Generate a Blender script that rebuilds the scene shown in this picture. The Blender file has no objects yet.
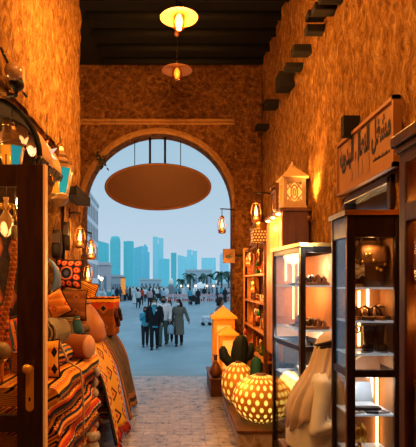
import bpy, bmesh, math, random
from mathutils import Vector, Matrix, noise
random.seed(11)
PI = math.pi
SC = bpy.context.scene
COL = SC.collection
F, VX, VY, CAMZ = 480.0, 180.0, 283.0, 1.6

def at(px, py, d):
    return Vector(((px - VX) * d / F, d, CAMZ + (VY - py) * d / F))

# ---------------------------------------------------------------- nodes
class NT:
    def __init__(s, name):
        s.mat = bpy.data.materials.new(name)
        s.mat.use_nodes = True
        s.t = s.mat.node_tree
        s.t.nodes.clear()
        s.out = s.t.nodes.new('ShaderNodeOutputMaterial')
    def n(s, typ, **kw):
        nd = s.t.nodes.new(typ)
        for k, v in kw.items():
            setattr(nd, k, v)
        return nd
    def put(s, sock, v):
        if isinstance(v, bpy.types.NodeSocket):
            s.t.links.new(v, sock)
        else:
            if sock.type == 'RGBA' and not hasattr(v, '__len__'):
                v = (v, v, v, 1)
            if sock.type == 'RGBA' and len(v) == 3:
                v = (*v, 1)
            sock.default_value = v
    def m(s, op, a, b=0.0, c=0.0):
        nd = s.n('ShaderNodeMath', operation=op)
        s.put(nd.inputs[0], a); s.put(nd.inputs[1], b); s.put(nd.inputs[2], c)
        return nd.outputs[0]
    def mix(s, f, a, b, bt='MIX'):
        nd = s.n('ShaderNodeMix', data_type='RGBA', blend_type=bt)
        s.put(nd.inputs[0], f); s.put(nd.inputs[6], a); s.put(nd.inputs[7], b)
        return nd.outputs[2]
    def ramp(s, f, stops, const=False):
        nd = s.n('ShaderNodeValToRGB')
        cr = nd.color_ramp
        if const: cr.interpolation = 'CONSTANT'
        while len(cr.elements) < len(stops): cr.elements.new(0.5)
        for e, (p, c) in zip(cr.elements, stops):
            e.position = p; e.color = (*c, 1) if len(c) == 3 else c
        s.put(nd.inputs[0], f)
        return nd.outputs[0]
    def coord(s, which='Object', scale=(1, 1, 1)):
        tc = s.n('ShaderNodeTexCoord')
        mp = s.n('ShaderNodeMapping')
        mp.inputs['Scale'].default_value = scale
        s.t.links.new(tc.outputs[which], mp.inputs[0])
        return mp.outputs[0]
    def noise(s, v, sc, det=4, rough=.6, dist=0):
        nd = s.n('ShaderNodeTexNoise')
        s.put(nd.inputs['Vector'], v)
        nd.inputs['Scale'].default_value = sc; nd.inputs['Detail'].default_value = det
        nd.inputs['Roughness'].default_value = rough; nd.inputs['Distortion'].default_value = dist
        return nd.outputs[0]
    def voro(s, v, sc, feat='F1', out='Distance'):
        nd = s.n('ShaderNodeTexVoronoi', feature=feat)
        s.put(nd.inputs['Vector'], v); nd.inputs['Scale'].default_value = sc
        return nd.outputs[out]
    def bump(s, h, st=.5, d=.02):
        nd = s.n('ShaderNodeBump')
        s.put(nd.inputs['Height'], h); nd.inputs['Strength'].default_value = st
        nd.inputs['Distance'].default_value = d
        return nd.outputs[0]
    def bsdf(s, col, rough=.6, metal=0.0, nrm=None, emis=None, estr=0.0, spec=None):
        p = s.n('ShaderNodeBsdfPrincipled')
        s.put(p.inputs['Base Color'], col); s.put(p.inputs['Roughness'], rough); s.put(p.inputs['Metallic'], metal)
        if nrm is not None: s.put(p.inputs['Normal'], nrm)
        if emis is not None:
            s.put(p.inputs['Emission Color'], emis); s.put(p.inputs['Emission Strength'], estr)
        if spec is not None: s.put(p.inputs['Specular IOR Level'], spec)
        s.t.links.new(p.outputs[0], s.out.inputs[0])
        return s.mat
    def sepuv(s):
        tc = s.n('ShaderNodeTexCoord'); sp = s.n('ShaderNodeSeparateXYZ')
        s.t.links.new(tc.outputs['UV'], sp.inputs[0])
        return sp.outputs[0], sp.outputs[1]

_plain = {}
def plain(col, rough=.6, metal=0.0, emis=0.0, var=.12, ecol=None):
    key = (tuple(col), rough, metal, emis, var, ecol)
    if key in _plain: return _plain[key]
    g = NT('mat')
    v = g.coord('Object')
    n = g.noise(v, 9, 3)
    c = g.mix(g.m('MULTIPLY', n, 1.0), tuple(x * (1 - var) for x in col), tuple(min(1, x * (1 + var)) for x in col))
    if emis:
        m = g.bsdf(c, rough, metal, emis=ecol or col, estr=emis)
    else:
        m = g.bsdf(c, rough, metal)
    _plain[key] = m
    return m

def stucco(name, dark, mid, light, stretch=(1, 1, 1), strength=1.0, sc=1.0):
    g = NT(name)
    v = g.coord('Object', stretch)
    a = g.noise(v, 3.0 * sc, 6, .65, .4)
    b = g.noise(v, 13.0 * sc, 8, .78, 1.6)
    vo = g.voro(v, 11.0 * sc)
    h = g.m('ADD', g.m('MULTIPLY', a, .6), g.m('ADD', g.m('MULTIPLY', b, .8), g.m('MULTIPLY', vo, .5)))
    c = g.ramp(g.m('ADD', g.m('MULTIPLY', b, .9), g.m('MULTIPLY', vo, .16)), [(.36, dark), (.52, mid), (.7, light)])
    c = g.mix(g.ramp(a, [(.4, (0, 0, 0)), (.75, (.35, .35, .35))]), c, mid)
    return g.bsdf(c, .92, nrm=g.bump(h, strength, .13), spec=.12)

def wood(name, dark, light, axis=(1, 1, 12), rough=.5, sc=3):
    g = NT(name)
    v = g.coord('Object', axis)
    a = g.noise(v, sc, 5, .6, 1.2)
    return g.bsdf(g.ramp(a, [(.3, dark), (.7, light)]), rough, nrm=g.bump(a, .25, .01))

def kilim(name, cols, su=0.0, sv=6.0, du=4.0, dv=4.0, motif=None, th=.28, off=0.0):
    """woven pattern in UV metres: stripes across v, diamonds of a second colour, small zigzag"""
    g = NT(name)
    u, v = g.sepuv()
    zig = g.m('MULTIPLY', g.m('PINGPONG', g.m('MULTIPLY', u, du * 3), .5), .22)
    s = g.m('FRACT', g.m('ADD', g.m('ADD', g.m('MULTIPLY', v, sv), g.m('MULTIPLY', u, su)), g.m('MULTIPLY', zig, .25)))
    n = len(cols)
    base = g.ramp(s, [(i / n, c) for i, c in enumerate(cols)], True)
    a = g.m('ABSOLUTE', g.m('SUBTRACT', g.m('FRACT', g.m('ADD', g.m('MULTIPLY', u, du), off)), .5))
    b = g.m('ABSOLUTE', g.m('SUBTRACT', g.m('FRACT', g.m('ADD', g.m('MULTIPLY', v, dv), .0)), .5))
    d = g.m('ADD', a, b)
    if motif:
        inner = g.m('LESS_THAN', d, th)
        core = g.m('LESS_THAN', d, th * .5)
        base = g.mix(inner, base, motif[0])
        base = g.mix(core, base, motif[-1])
    w = g.noise(g.coord('UV', (60, 240, 1)), 1.0, 2)
    base = g.mix(.5, base, g.mix(w, (.35, .35, .35), (1.1, 1.1, 1.1)), 'MULTIPLY')
    base = g.mix(1.0, base, (1.6, 1.6, 1.6), 'MULTIPLY')
    return g.bsdf(base, .9, nrm=g.bump(w, .3, .004), spec=.1)

def glow_dots(name, base, glow, nu, nv, ru, rv, strength):
    g = NT(name)
    u, v = g.sepuv()
    V = g.m('MULTIPLY', v, nv)
    row = g.m('FLOOR', V)
    U = g.m('ADD', g.m('MULTIPLY', u, nu), g.m('MULTIPLY', g.m('MODULO', row, 2), .5))
    a = g.m('DIVIDE', g.m('SUBTRACT', g.m('FRACT', U), .5), ru)
    b = g.m('DIVIDE', g.m('SUBTRACT', g.m('FRACT', V), .5), rv)
    r = g.m('SQRT', g.m('ADD', g.m('MULTIPLY', a, a), g.m('MULTIPLY', b, b)))
    inside = g.m('LESS_THAN', r, 1.0)
    soft = g.m('MULTIPLY', inside, g.m('SUBTRACT', 1.15, g.m('MULTIPLY', r, .5)))
    c = g.mix(inside, base, glow)
    return g.bsdf(c, .55, emis=g.mix(inside, tuple(q * .5 for q in base), glow), estr=g.m('ADD', g.m('MULTIPLY', soft, strength), .16))

def glassmat(name, tint=(1, 1, 1), gl=.09, rough=.03):
    g = NT(name)
    tr = g.n('ShaderNodeBsdfTransparent'); g.put(tr.inputs[0], tint)
    go = g.n('ShaderNodeBsdfGlossy'); go.inputs['Roughness'].default_value = rough
    lw = g.n('ShaderNodeLayerWeight'); lw.inputs[0].default_value = .35
    f = g.m('ADD', g.m('MULTIPLY', lw.outputs['Fresnel'], .5), gl)
    mx = g.n('ShaderNodeMixShader')
    g.put(mx.inputs[0], f); g.t.links.new(tr.outputs[0], mx.inputs[1]); g.t.links.new(go.outputs[0], mx.inputs[2])
    g.t.links.new(mx.outputs[0], g.out.inputs[0])
    return g.mat

# ---------------------------------------------------------------- mesh builder
class MB:
    def __init__(s):
        s.v, s.f, s.mi, s.uv, s.sm = [], [], [], {}, []
    def add(s, vs, fs, mi=0, uvs=None, smooth=False):
        o = len(s.v)
        s.v += [tuple(p) for p in vs]
        for k, f in enumerate(fs):
            if uvs: s.uv[len(s.f)] = [uvs[i] for i in f]
            s.f.append(tuple(i + o for i in f)); s.mi.append(mi); s.sm.append(smooth)
        return s
    def box(s, a, b, mi=0, M=None):
        x0, y0, z0 = (min(a[i], b[i]) for i in range(3)); x1, y1, z1 = (max(a[i], b[i]) for i in range(3))
        vs = [Vector(p) for p in ((x0, y0, z0), (x1, y0, z0), (x1, y1, z0), (x0, y1, z0), (x0, y0, z1), (x1, y0, z1), (x1, y1, z1), (x0, y1, z1))]
        if M: vs = [M @ p for p in vs]
        return s.add(vs, [(0, 3, 2, 1), (4, 5, 6, 7), (0, 1, 5, 4), (1, 2, 6, 5), (2, 3, 7, 6), (3, 0, 4, 7)], mi)
    def rings(s, R, mi=0, cap=True, smooth=True, closed=True, uvs=None):
        n = len(R[0]); vs = [p for r in R for p in r]; fs = []
        for i in range(len(R) - 1):
            for j in range(n if closed else n - 1):
                k = (j + 1) % n
                fs.append((i * n + j, i * n + k, (i + 1) * n + k, (i + 1) * n + j))
        if cap and closed:
            fs.append(tuple(reversed(range(n)))); fs.append(tuple((len(R) - 1) * n + j for j in range(n)))
        return s.add(vs, fs, mi, uvs, smooth)
    def loft(s, L, n=12, mi=0, fold=0.0, nf=0, smooth=True, rot=0.0):
        """L: (x, y, z, rx, ry) horizontal rings, low to high or back"""
        R = []
        for i, (x, y, z, rx, ry) in enumerate(L):
            r = []
            for j in range(n):
                a = 2 * PI * j / n + rot
                k = 1 + fold * math.sin(nf * a + i * .25)
                r.append((x + rx * k * math.cos(a), y + ry * k * math.sin(a), z))
            R.append(r)
        if L[0][2] > L[-1][2]: R.reverse()
        return s.rings(R, mi, True, smooth)
    def lathe(s, prof, c=(0, 0, 0), n=20, mi=0, M=None, uv=False, cap=True):
        R = []
        for r, z in prof:
            R.append([Vector((c[0] + r * math.cos(2 * PI * j / n), c[1] + r * math.sin(2 * PI * j / n), c[2] + z)) for j in range(n)])
        if M: R = [[M @ p for p in r] for r in R]
        if not uv: return s.rings(R, mi, cap, True)
        vs, fs, uvs = [], [], []
        m = len(prof)
        for i in range(m):
            for j in range(n + 1):
                vs.append(R[i][j % n]); uvs.append((j / n, i / (m - 1)))
        for i in range(m - 1):
            for j in range(n):
                fs.append((i * (n + 1) + j, i * (n + 1) + j + 1, (i + 1) * (n + 1) + j + 1, (i + 1) * (n + 1) + j))
        return s.add(vs, fs, mi, uvs, True)
    def tube(s, pts, rad, n=8, mi=0, closed=False, flat=1.0):
        pts = [Vector(p) for p in pts]; m = len(pts)
        if not hasattr(rad, '__len__'): rad = [rad] * m
        R = []; up = None
        for i, p in enumerate(pts):
            if closed: t = pts[(i + 1) % m] - pts[i - 1]
            else: t = pts[min(i + 1, m - 1)] - pts[max(i - 1, 0)]
            if t.length < 1e-9: t = Vector((0, 0, 1))
            t.normalize()
            if up is None:
                up = Vector((0, 0, 1)) if abs(t.z) < .9 else Vector((0, 1, 0))
            a = t.cross(up).normalized(); b = a.cross(t).normalized(); up = b
            R.append([p + (a * math.cos(2 * PI * j / n) + b * math.sin(2 * PI * j / n) * flat) * rad[i] for j in range(n)])
        if closed: R.append(R[0])
        return s.rings(R, mi, not closed, True)
    def ell(s, c, r, n=12, m=8, mi=0, M=None):
        R = []
        for i in range(m + 1):
            t = -PI / 2 + PI * i / m
            k = max(math.cos(t), .02)
            R.append([Vector((c[0] + r[0] * k * math.cos(2 * PI * j / n), c[1] + r[1] * k * math.sin(2 * PI * j / n), c[2] + r[2] * math.sin(t))) for j in range(n)])
        if M: R = [[M @ p for p in q] for q in R]
        return s.rings(R, mi, True, True)
    def prism(s, poly, d0, d1, axis='y', mi=0, M=None):
        def P(a, b, d):
            p = {'y': (a, d, b), 'x': (d, a, b), 'z': (a, b, d)}[axis]
            return (M @ Vector(p)) if M else Vector(p)
        n = len(poly)
        vs = [P(a, b, d0) for a, b in poly] + [P(a, b, d1) for a, b in poly]
        fs = [tuple(range(n)), tuple(range(2 * n - 1, n - 1, -1))]
        for i in range(n):
            j = (i + 1) % n
            fs.append((i, i + n, j + n, j))
        return s.add(vs, fs, mi)
    def grid(s, fn, nu, nv, mi=0, uvs=(1, 1), smooth=True):
        vs, fs, uv = [], [], []
        for i in range(nv + 1):
            for j in range(nu + 1):
                vs.append(fn(j / nu, i / nv)); uv.append((uvs[0] * j / nu, uvs[1] * i / nv))
        for i in range(nv):
            for j in range(nu):
                a = i * (nu + 1) + j
                fs.append((a, a + 1, a + nu + 2, a + nu + 1))
        return s.add(vs, fs, mi, uv, smooth)
    def mesh(s, name):
        me = bpy.data.meshes.new(name)
        me.from_pydata(s.v, [], s.f)
        bm = bmesh.new(); bm.from_mesh(me)
        ul = bm.loops.layers.uv.new('UVMap')
        bm.faces.ensure_lookup_table()
        for i, f in enumerate(bm.faces):
            f.material_index = s.mi[i]; f.smooth = s.sm[i]
            if i in s.uv:
                for lp, q in zip(f.loops, s.uv[i]): lp[ul].uv = q
            else:
                f.normal_update(); nn = f.normal
                ax = max(range(3), key=lambda k: abs(nn[k]))
                A, B = [(1, 2), (0, 2), (0, 1)][ax]
                for lp in f.loops: lp[ul].uv = (lp.vert.co[A], lp.vert.co[B])
        bmesh.ops.recalc_face_normals(bm, faces=bm.faces)
        bm.to_mesh(me); bm.free()
        return me
    def build(s, name, mats, parent=None, bevel=0.0, solid=0.0, loc=(0, 0, 0), sub=0):
        o = bpy.data.objects.new(name, s.mesh(name))
        for m in (mats if isinstance(mats, (list, tuple)) else [mats]): o.data.materials.append(m)
        COL.objects.link(o); o.location = loc
        if parent: o.parent = parent
        if solid:
            md = o.modifiers.new('s', 'SOLIDIFY'); md.thickness = solid; md.offset = 0
        if bevel:
            md = o.modifiers.new('b', 'BEVEL'); md.width = bevel; md.segments = 2; md.limit_method = 'ANGLE'
        if sub:
            md = o.modifiers.new('d', 'SUBSURF'); md.levels = sub; md.render_levels = sub
        return o

def tag(o, label=None, cat=None, group=None, kind=None):
    if label: o['label'] = label
    if cat: o['category'] = cat
    if group: o['group'] = group
    if kind: o['kind'] = kind
    return o
def empty(name, loc, label, cat, group=None, rz=0.0):
    o = bpy.data.objects.new(name, None); COL.objects.link(o)
    o.location = loc; o.rotation_euler = (0, 0, rz); o.empty_display_size = .1
    return tag(o, label, cat, group)
def struct(o): return tag(o, kind='structure')
def dup(o, parent=None):
    c = o.copy(); COL.objects.link(c)
    if parent: c.parent = parent
    for ch in list(KIDS.get(o.name, [])) or [x for x in o.children]:
        dup(ch, c)
    return c
KIDS = {}
def remesh(mb, name, voxel, mats, parent=None, smooth=True):
    o = mb.build(name, mats, None)
    md = o.modifiers.new('r', 'REMESH'); md.mode = 'VOXEL'; md.voxel_size = voxel; md.use_smooth_shade = True
    sm = o.modifiers.new('s', 'SMOOTH'); sm.iterations = 3; sm.factor = .4
    dg = bpy.context.evaluated_depsgraph_get()
    me = bpy.data.meshes.new_from_object(o.evaluated_get(dg))
    o.modifiers.clear(); old = o.data; o.data = me
    bpy.data.meshes.remove(old)
    if not len(me.materials):
        for m in (mats if isinstance(mats, (list, tuple)) else [mats]): me.materials.append(m)
    if parent: o.parent = parent
    return o
def light(name, typ, loc, power, col, size=.1, parent=None, spot=None, target=None):
    l = bpy.data.lights.new(name, typ); l.energy = power; l.color = col
    if typ in ('POINT', 'SPOT'): l.shadow_soft_size = size
    if typ == 'AREA': l.size = size
    o = bpy.data.objects.new(name, l); COL.objects.link(o); o.location = loc
    if spot: l.spot_size = spot; l.spot_blend = .8
    if target is not None:
        o.rotation_euler = (Vector(target) - Vector(loc)).to_track_quat('-Z', 'Y').to_euler()
    if parent: o.parent = parent
    return o

WARM = (1.0, .48, .125)
WARM2 = (1.0, .56, .2)
# ---------------------------------------------------------------- materials
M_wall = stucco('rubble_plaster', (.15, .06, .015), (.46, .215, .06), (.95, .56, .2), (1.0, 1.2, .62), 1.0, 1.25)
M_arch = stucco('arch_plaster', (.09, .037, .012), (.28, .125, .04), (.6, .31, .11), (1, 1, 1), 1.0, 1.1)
M_trim = stucco('smooth_plaster', (.24, .12, .05), (.36, .19, .08), (.46, .26, .11), (1, 1, 1), .5)
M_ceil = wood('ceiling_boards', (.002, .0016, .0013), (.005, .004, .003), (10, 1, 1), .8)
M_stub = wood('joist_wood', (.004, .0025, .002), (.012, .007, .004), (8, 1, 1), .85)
M_dark = wood('dark_timber', (.03, .011, .005), (.085, .033, .012), (6, 6, 1), .35)
M_case = wood('case_timber', (.014, .008, .005), (.05, .025, .012), (5, 5, 1), .3)
M_brown = wood('brown_timber', (.11, .045, .016), (.22, .095, .035), (5, 5, 1), .5)
M_orangewood = wood('orange_timber', (.5, .2, .045), (.72, .34, .08), (4, 4, 1), .5)
M_pale = wood('pale_timber', (.55, .34, .15), (.72, .48, .24), (4, 4, 1), .55)
M_brass = plain((.85, .52, .16), .28, 1.0)
M_iron = plain((.02, .016, .013), .5, .6)
M_glass = glassmat('pane_glass', (.96, .97, .97), .05)
M_bulb = plain((1, .6, .22), .4, 0, 14.0, .02, (1, .55, .16))
M_bulb_dim = plain((1, .55, .2), .4, 0, 5.0, .02, (1, .5, .14))
M_tube = plain((1, .8, .5), .4, 0, 7.0, .02, (1, .58, .22))
M_shelfglass_lit = plain((.78, .88, .92), .15, 0, .22, .05, (.7, .85, 1))  # slight glow put into the glass so the shelves look lit
M_leather = plain((.2, .08, .03), .5)
M_leatherdark = plain((.05, .025, .015), .4)
M_black = plain((.012, .011, .011), .5)
M_white = plain((.75, .72, .68), .7)
M_gold = plain((.9, .6, .15), .3, 1.0)
M_skin = plain((.42, .22, .13), .55)
M_terra = plain((.5, .2, .07), .7)
# ================================================================ SETTING
def rough_grid(mb, x, y0, y1, z0, z1, sgn, amp=.05, step=.05, endwob=0.0):
    if y0 == -3 and y1 > 2.5:
        rough_grid(mb, x, -3, 2.2, z0, z1, sgn, amp, .15); y0 = 2.2
    nu = max(2, int((y1 - y0) / step)); nv = max(2, int((z1 - z0) / step))
    def fn(u, v):
        y = y0 + (y1 - y0) * u; z = z0 + (z1 - z0) * v
        q = Vector((x * 3, y * 2.2, z * 1.6))
        h = noise.noise(q) * .5 + noise.noise(q * 2.7) * .4 + noise.noise(q * 6.1) * .38
        dy = 0
        if endwob and u > .999: dy = noise.noise(Vector((3, 7, z * 2.3))) * endwob + noise.noise(Vector((3, 1, z * 7))) * endwob * .5
        return (x + sgn * amp * h, y + dy, z)
    mb.grid(fn, nu, nv)

# floor
g = NT('stone_floor')
v = g.coord('Object')
bk = g.n('ShaderNodeTexBrick'); g.put(bk.inputs['Vector'], v)
bk.inputs['Color1'].default_value = (.4, .35, .35, 1); bk.inputs['Color2'].default_value = (.5, .45, .45, 1)
bk.inputs['Mortar'].default_value = (.27, .23, .22, 1); bk.inputs['Scale'].default_value = 1.0
bk.inputs['Brick Width'].default_value = .26; bk.inputs['Row Height'].default_value = .11
bk.inputs['Mortar Size'].default_value = .008; bk.offset = .5
nz = g.noise(v, 7, 5, .7)
nz2 = g.noise(v, 1.3, 3, .6)
col = g.mix(.85, bk.outputs[0], g.ramp(nz, [(.34, (.22, .2, .2)), (.62, (1.1, 1.1, 1.1))]), 'MULTIPLY')
M_floor = g.bsdf(col, g.m('ADD', .12, g.m('MULTIPLY', nz, .4)), nrm=g.bump(g.m('ADD', g.m('MULTIPLY', bk.outputs[1], -.6), g.m('MULTIPLY', nz, .7)), .5, .02))
mb = MB().box((-3.2, -3.2, -.2), (3.2, 8.25, 0))
struct(mb.build('floor', M_floor))

g = NT('plaza_paving')
v = g.coord('Object')
a = g.noise(v, .25, 4, .6); b = g.noise(g.coord('Object', (1, .35, 1)), 1.6, 5, .65)
c = g.ramp(g.m('ADD', g.m('MULTIPLY', a, .5), g.m('MULTIPLY', b, .5)), [(.35, (.155, .25, .30)), (.65, (.235, .345, .40))])
M_plaza = g.bsdf(c, .55, nrm=g.bump(b, .15, .02))
mb = MB()
mb.add([(-220, 8.25, -.002), (220, 8.25, -.002), (220, 13, -.6), (-220, 13, -.6), (220, 240, -.6), (-220, 240, -.6)], [(0, 1, 2, 3), (3, 2, 4, 5)])
struct(mb.build('ground_plaza', M_plaza))
M_sea = plain((.16, .3, .36), .25)
mb = MB().add([(-900, 240, -.9), (900, 240, -.9), (900, 1500, -.9), (-900, 1500, -.9)], [(0, 1, 2, 3)])
struct(mb.build('water_bay', M_sea))

# left wall with shop opening
mb = MB()
for (y0, y1, z0, z1) in ((-3, 1.5, 0, 2.9), (4.8, 5.55, 0, 2.9), (-3, 5.55, 2.9, 5.2)):
    w = .05 if y1 == 5.55 else 0
    rough_grid(mb, -1.15, y0, y1, z0, z1, 1, endwob=w)
    mb.box((-1.45, y0, z0), (-1.195, y1 - (.05 if w else 0), z1))
struct(mb.build('wall_left', M_wall))
# right wall with workshop doorway
mb = MB()
for (y0, y1, z0, z1) in ((-3, 2.95, 0, 2.28), (3.82, 7.7, 0, 2.28), (-3, 7.7, 2.28, 5.2)):
    rough_grid(mb, 1.31, y0, y1, z0, z1, -1)
    mb.box((1.355, y0, z0), (1.61, y1, z1))
struct(mb.build('wall_right', M_wall))
struct(MB().box((-2, 5.3, 0), (-1.75, 7.7, 5.2)).build('wall_recess', M_wall))
struct(MB().box((-3.2, -3.2, 0), (3.2, -3, 5.2)).build('wall_rear', M_wall))
M_shop = plain((.09, .045, .022), .8)
mb = MB().box((-2.9, 1.0, 0), (-2.8, 5.3, 3.2)).box((-2.9, 1.0, 0), (-1.45, 1.1, 3.2)).box((-2.9, 5.2, 0), (-1.45, 5.3, 3.2)).box((-2.9, 1.0, 3.2), (-1.45, 5.3, 3.3))
struct(mb.build('wall_shop_left', M_shop))
mb = MB().box((3, 2.2, 0), (3.1, 4.6, 2.6)).box((1.61, 2.2, 0), (3, 2.3, 2.6)).box((1.61, 4.5, 0), (3, 4.6, 2.6)).box((1.61, 2.2, 2.5), (3, 4.6, 2.6))
struct(mb.build('wall_workshop', plain((.2, .12, .07), .8)))

# arch wall
AX, AR, AZ = -.352, 1.188, 2.8
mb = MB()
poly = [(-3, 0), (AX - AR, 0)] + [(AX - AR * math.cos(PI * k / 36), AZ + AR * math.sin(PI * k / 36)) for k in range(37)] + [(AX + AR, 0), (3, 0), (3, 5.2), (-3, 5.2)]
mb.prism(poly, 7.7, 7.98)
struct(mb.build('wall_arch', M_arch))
mb = MB()   # moulded band round the arch
for (r0, r1, d) in ((AR, AR + .06, 7.66), (AR + .06, AR + .1, 7.68)):
    q = [(AX - r0 * math.cos(PI * k / 36), AZ + r0 * math.sin(PI * k / 36)) for k in range(37)]
    q += [(AX + r1 * math.cos(PI * k / 36), AZ + r1 * math.sin(PI * k / 36)) for k in range(37)]
    mb.prism(q, d, 7.7)
struct(mb.build('trim_1', M_trim, bevel=.012))
mb = MB()
for z0, z1, d in ((4.13, 4.17, 7.66), (4.17, 4.22, 7.63)):
    mb.box((-1.7, d, z0), (.87, 7.7, z1))
struct(mb.build('trim_2', M_trim, bevel=.015))
mb = MB()
def pil(u, v):
    x = .86 + .43 * u; z = 5.1 * v
    return (x, 7.55 - .02 * noise.noise(Vector((x * 6, 1, z * 5))), z)
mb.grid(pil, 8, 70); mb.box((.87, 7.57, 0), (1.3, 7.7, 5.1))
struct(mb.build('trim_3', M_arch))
# ceiling with joists
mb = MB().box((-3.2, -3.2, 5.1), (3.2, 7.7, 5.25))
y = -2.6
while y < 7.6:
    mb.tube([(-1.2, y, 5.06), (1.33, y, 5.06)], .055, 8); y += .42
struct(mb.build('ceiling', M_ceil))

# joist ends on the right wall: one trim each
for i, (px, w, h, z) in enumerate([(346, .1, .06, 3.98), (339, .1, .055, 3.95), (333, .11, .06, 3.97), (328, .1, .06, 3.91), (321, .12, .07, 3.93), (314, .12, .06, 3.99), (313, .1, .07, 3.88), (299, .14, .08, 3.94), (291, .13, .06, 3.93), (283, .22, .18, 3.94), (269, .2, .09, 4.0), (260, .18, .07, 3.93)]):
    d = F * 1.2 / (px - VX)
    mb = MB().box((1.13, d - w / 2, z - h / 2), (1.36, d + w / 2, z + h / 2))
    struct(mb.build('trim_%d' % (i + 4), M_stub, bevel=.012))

# shop sign above the workshop doorway
sign = empty('shop_sign', (1.285, 3.345, 2.5), 'long tan shop sign with dark Arabic lettering above the workshop doorway', 'sign')
M_sign = plain((.29, .14, .05), .75)
mb = MB().box((-.015, -.5, -.19), (.02, .5, .19)); mb.build('board', M_sign, sign, bevel=.006)
mb = MB()
for a, b in (((-.03, -.52, .185), (.022, .52, .21)), ((-.03, -.52, -.21), (.022, .52, -.185)), ((-.03, -.52, -.21), (.022, -.495, .21)), ((-.03, .495, -.21), (.022, .52, .21))): mb.box(a, b)
mb.build('frame', plain((.3, .14, .05), .6), sign)
RM = Matrix(((0, 0, -1), (-1, 0, 0), (0, 1, 0)))
def text(body, size, parent, loc, mat, name, rot=None, align='CENTER'):
    cu = bpy.data.curves.new(name, 'FONT'); cu.body = body; cu.size = size; cu.align_x = align; cu.align_y = 'CENTER'; cu.offset = .009 * size / .2
    o = bpy.data.objects.new('tmp_text', cu); COL.objects.link(o)
    dg = bpy.context.evaluated_depsgraph_get()
    me = bpy.data.meshes.new_from_object(o.evaluated_get(dg))
    bpy.data.objects.remove(o)
    me.transform((rot or RM).to_4x4()); me.materials.clear(); me.materials.append(mat)
    t = bpy.data.objects.new(name, me); COL.objects.link(t); t.location = loc; t.parent = parent
    return t
ar = ''.join(chr(k) for k in reversed([0xFEE3, 0xFEB8, 0xFED0, 0xFEDE, 32, 0xFE8D, 0xFEDF, 0xFEE8, 0xFECC, 0xFE8E, 0xFEDD, 32, 0xFE8D, 0xFEDF, 0xFEF4, 0xFEAA, 0xFEED, 0xFEF3, 0xFE94]))
tx = text(ar, .18, sign, (-.0175, 0, .07), M_black, 'lettering')
xs = [v.co.y for v in tx.data.vertices]; k = .92 / (max(xs) - min(xs)); cen = (max(xs) + min(xs)) / 2
for v in tx.data.vertices: v.co.y = (v.co.y - cen) * k; v.co.z *= 1.25
mb = MB()    # three worn grey sandal-like shapes and a line of tiny marks under the lettering
for y, h in ((.1, .15), (.02, .13), (-.1, .13), (.22, .1)):
    mb.prism([(y - .035, -.15), (y + .035, -.15), (y + .03, -.15 + h * .6), (y + .018, -.15 + h), (y - .018, -.15 + h), (y - .03, -.15 + h * .6)], -.0178, -.0165, 'x')
mb.build('emblem', plain((.26, .13, .055), .7), sign)
mb = MB()
for i in range(14):
    y = -.2 - i * .018; h = .008 + .012 * ((i * 7) % 3) / 2
    mb.box((-.0178, y - .005, -.105), (-.016, y + .005, -.105 + h)); mb.box((-.0178, y - .009, -.107), (-.016, y + .009, -.104))
mb.build('small_lettering', M_black, sign)
mb = MB().box((1.2, 3.52, 2.68), (1.32, 3.58, 2.83)); tag(mb.build('sign_bracket', M_stub), 'dark stub of wood on the wall just above the Arabic sign', 'bracket')

# workshop doorway frame and transom
dw = empty('door_1', (1.33, 3.385, 0), None, None); struct(dw)
mb = MB().box((-.04, -.435, 0), (.1, -.385, 2.27)).box((-.04, .385, 0), (.1, .435, 2.27)).box((-.04, -.435, 2.22), (.1, .435, 2.27)).box((-.02, -.4, 1.98), (.06, .4, 2.02))
struct(mb.build('frame', M_case, dw, bevel=.006))
struct(MB().box((.01, -.39, 2.02), (.02, .39, 2.22)).build('transom_glass', glassmat('transom_pane', (.35, .5, .55), .25, .1), dw))

# ================================================================ CEILING LAMPS, OVAL SIGN
def pendant(loc, label, bulb, ceil=5.1, ball=False, group=None):
    e = empty('pendant_lamp', loc, label, 'lamp', group)
    mb = MB().lathe([(.02, .055), (.035, .05), (.05, .035), (.1, .02), (.17, .002), (.18, -.008), (.172, -.008), (.1, .008), (.045, .02), (.02, .03)], n=28, cap=False)
    mb.build('lamp_shade', plain((.26, .115, .035), .5), e)
    jar = MB().lathe([(.03, .03), (.055, .0), (.06, -.04), (.055, -.1), (.03, -.125), (.004, -.13)], n=16).build('glass_jar', glassmat('jar_glass', (1, .8, .5), .05), e)
    MB().lathe([(.018, .02), (.034, -.02), (.036, -.05), (.022, -.09), (.004, -.1)], n=14).build('bulb', plain((1, .6, .2), .3, 0, bulb, .02, (1, .5, .12)), jar)
    MB().lathe([(.03, .05), (.032, .1), (.018, .13), (.006, .135)], n=12).build('socket', M_iron, e)
    pts = [(0, 0, .13), (.005, 0, .3), (-.006, 0, .5), (0, 0, ceil - loc[2])]
    MB().tube(pts, .006, 6).build('cord', M_iron, e)
    if ball: MB().ell((-.004, 0, .42), (.03, .03, .035)).build('cord_ball', plain((.25, .1, .04), .5), e)
    return e
L1 = at(179, 17, 4.44); L2 = at(177, 70, 5.58)
pendant(L1, 'lit pendant lamp with flat disc shade and glowing jar, nearest the top', 11)
pendant(L2, 'dim pendant lamp with small disc shade hanging nearer the arch wall', .5, ball=True)

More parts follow.
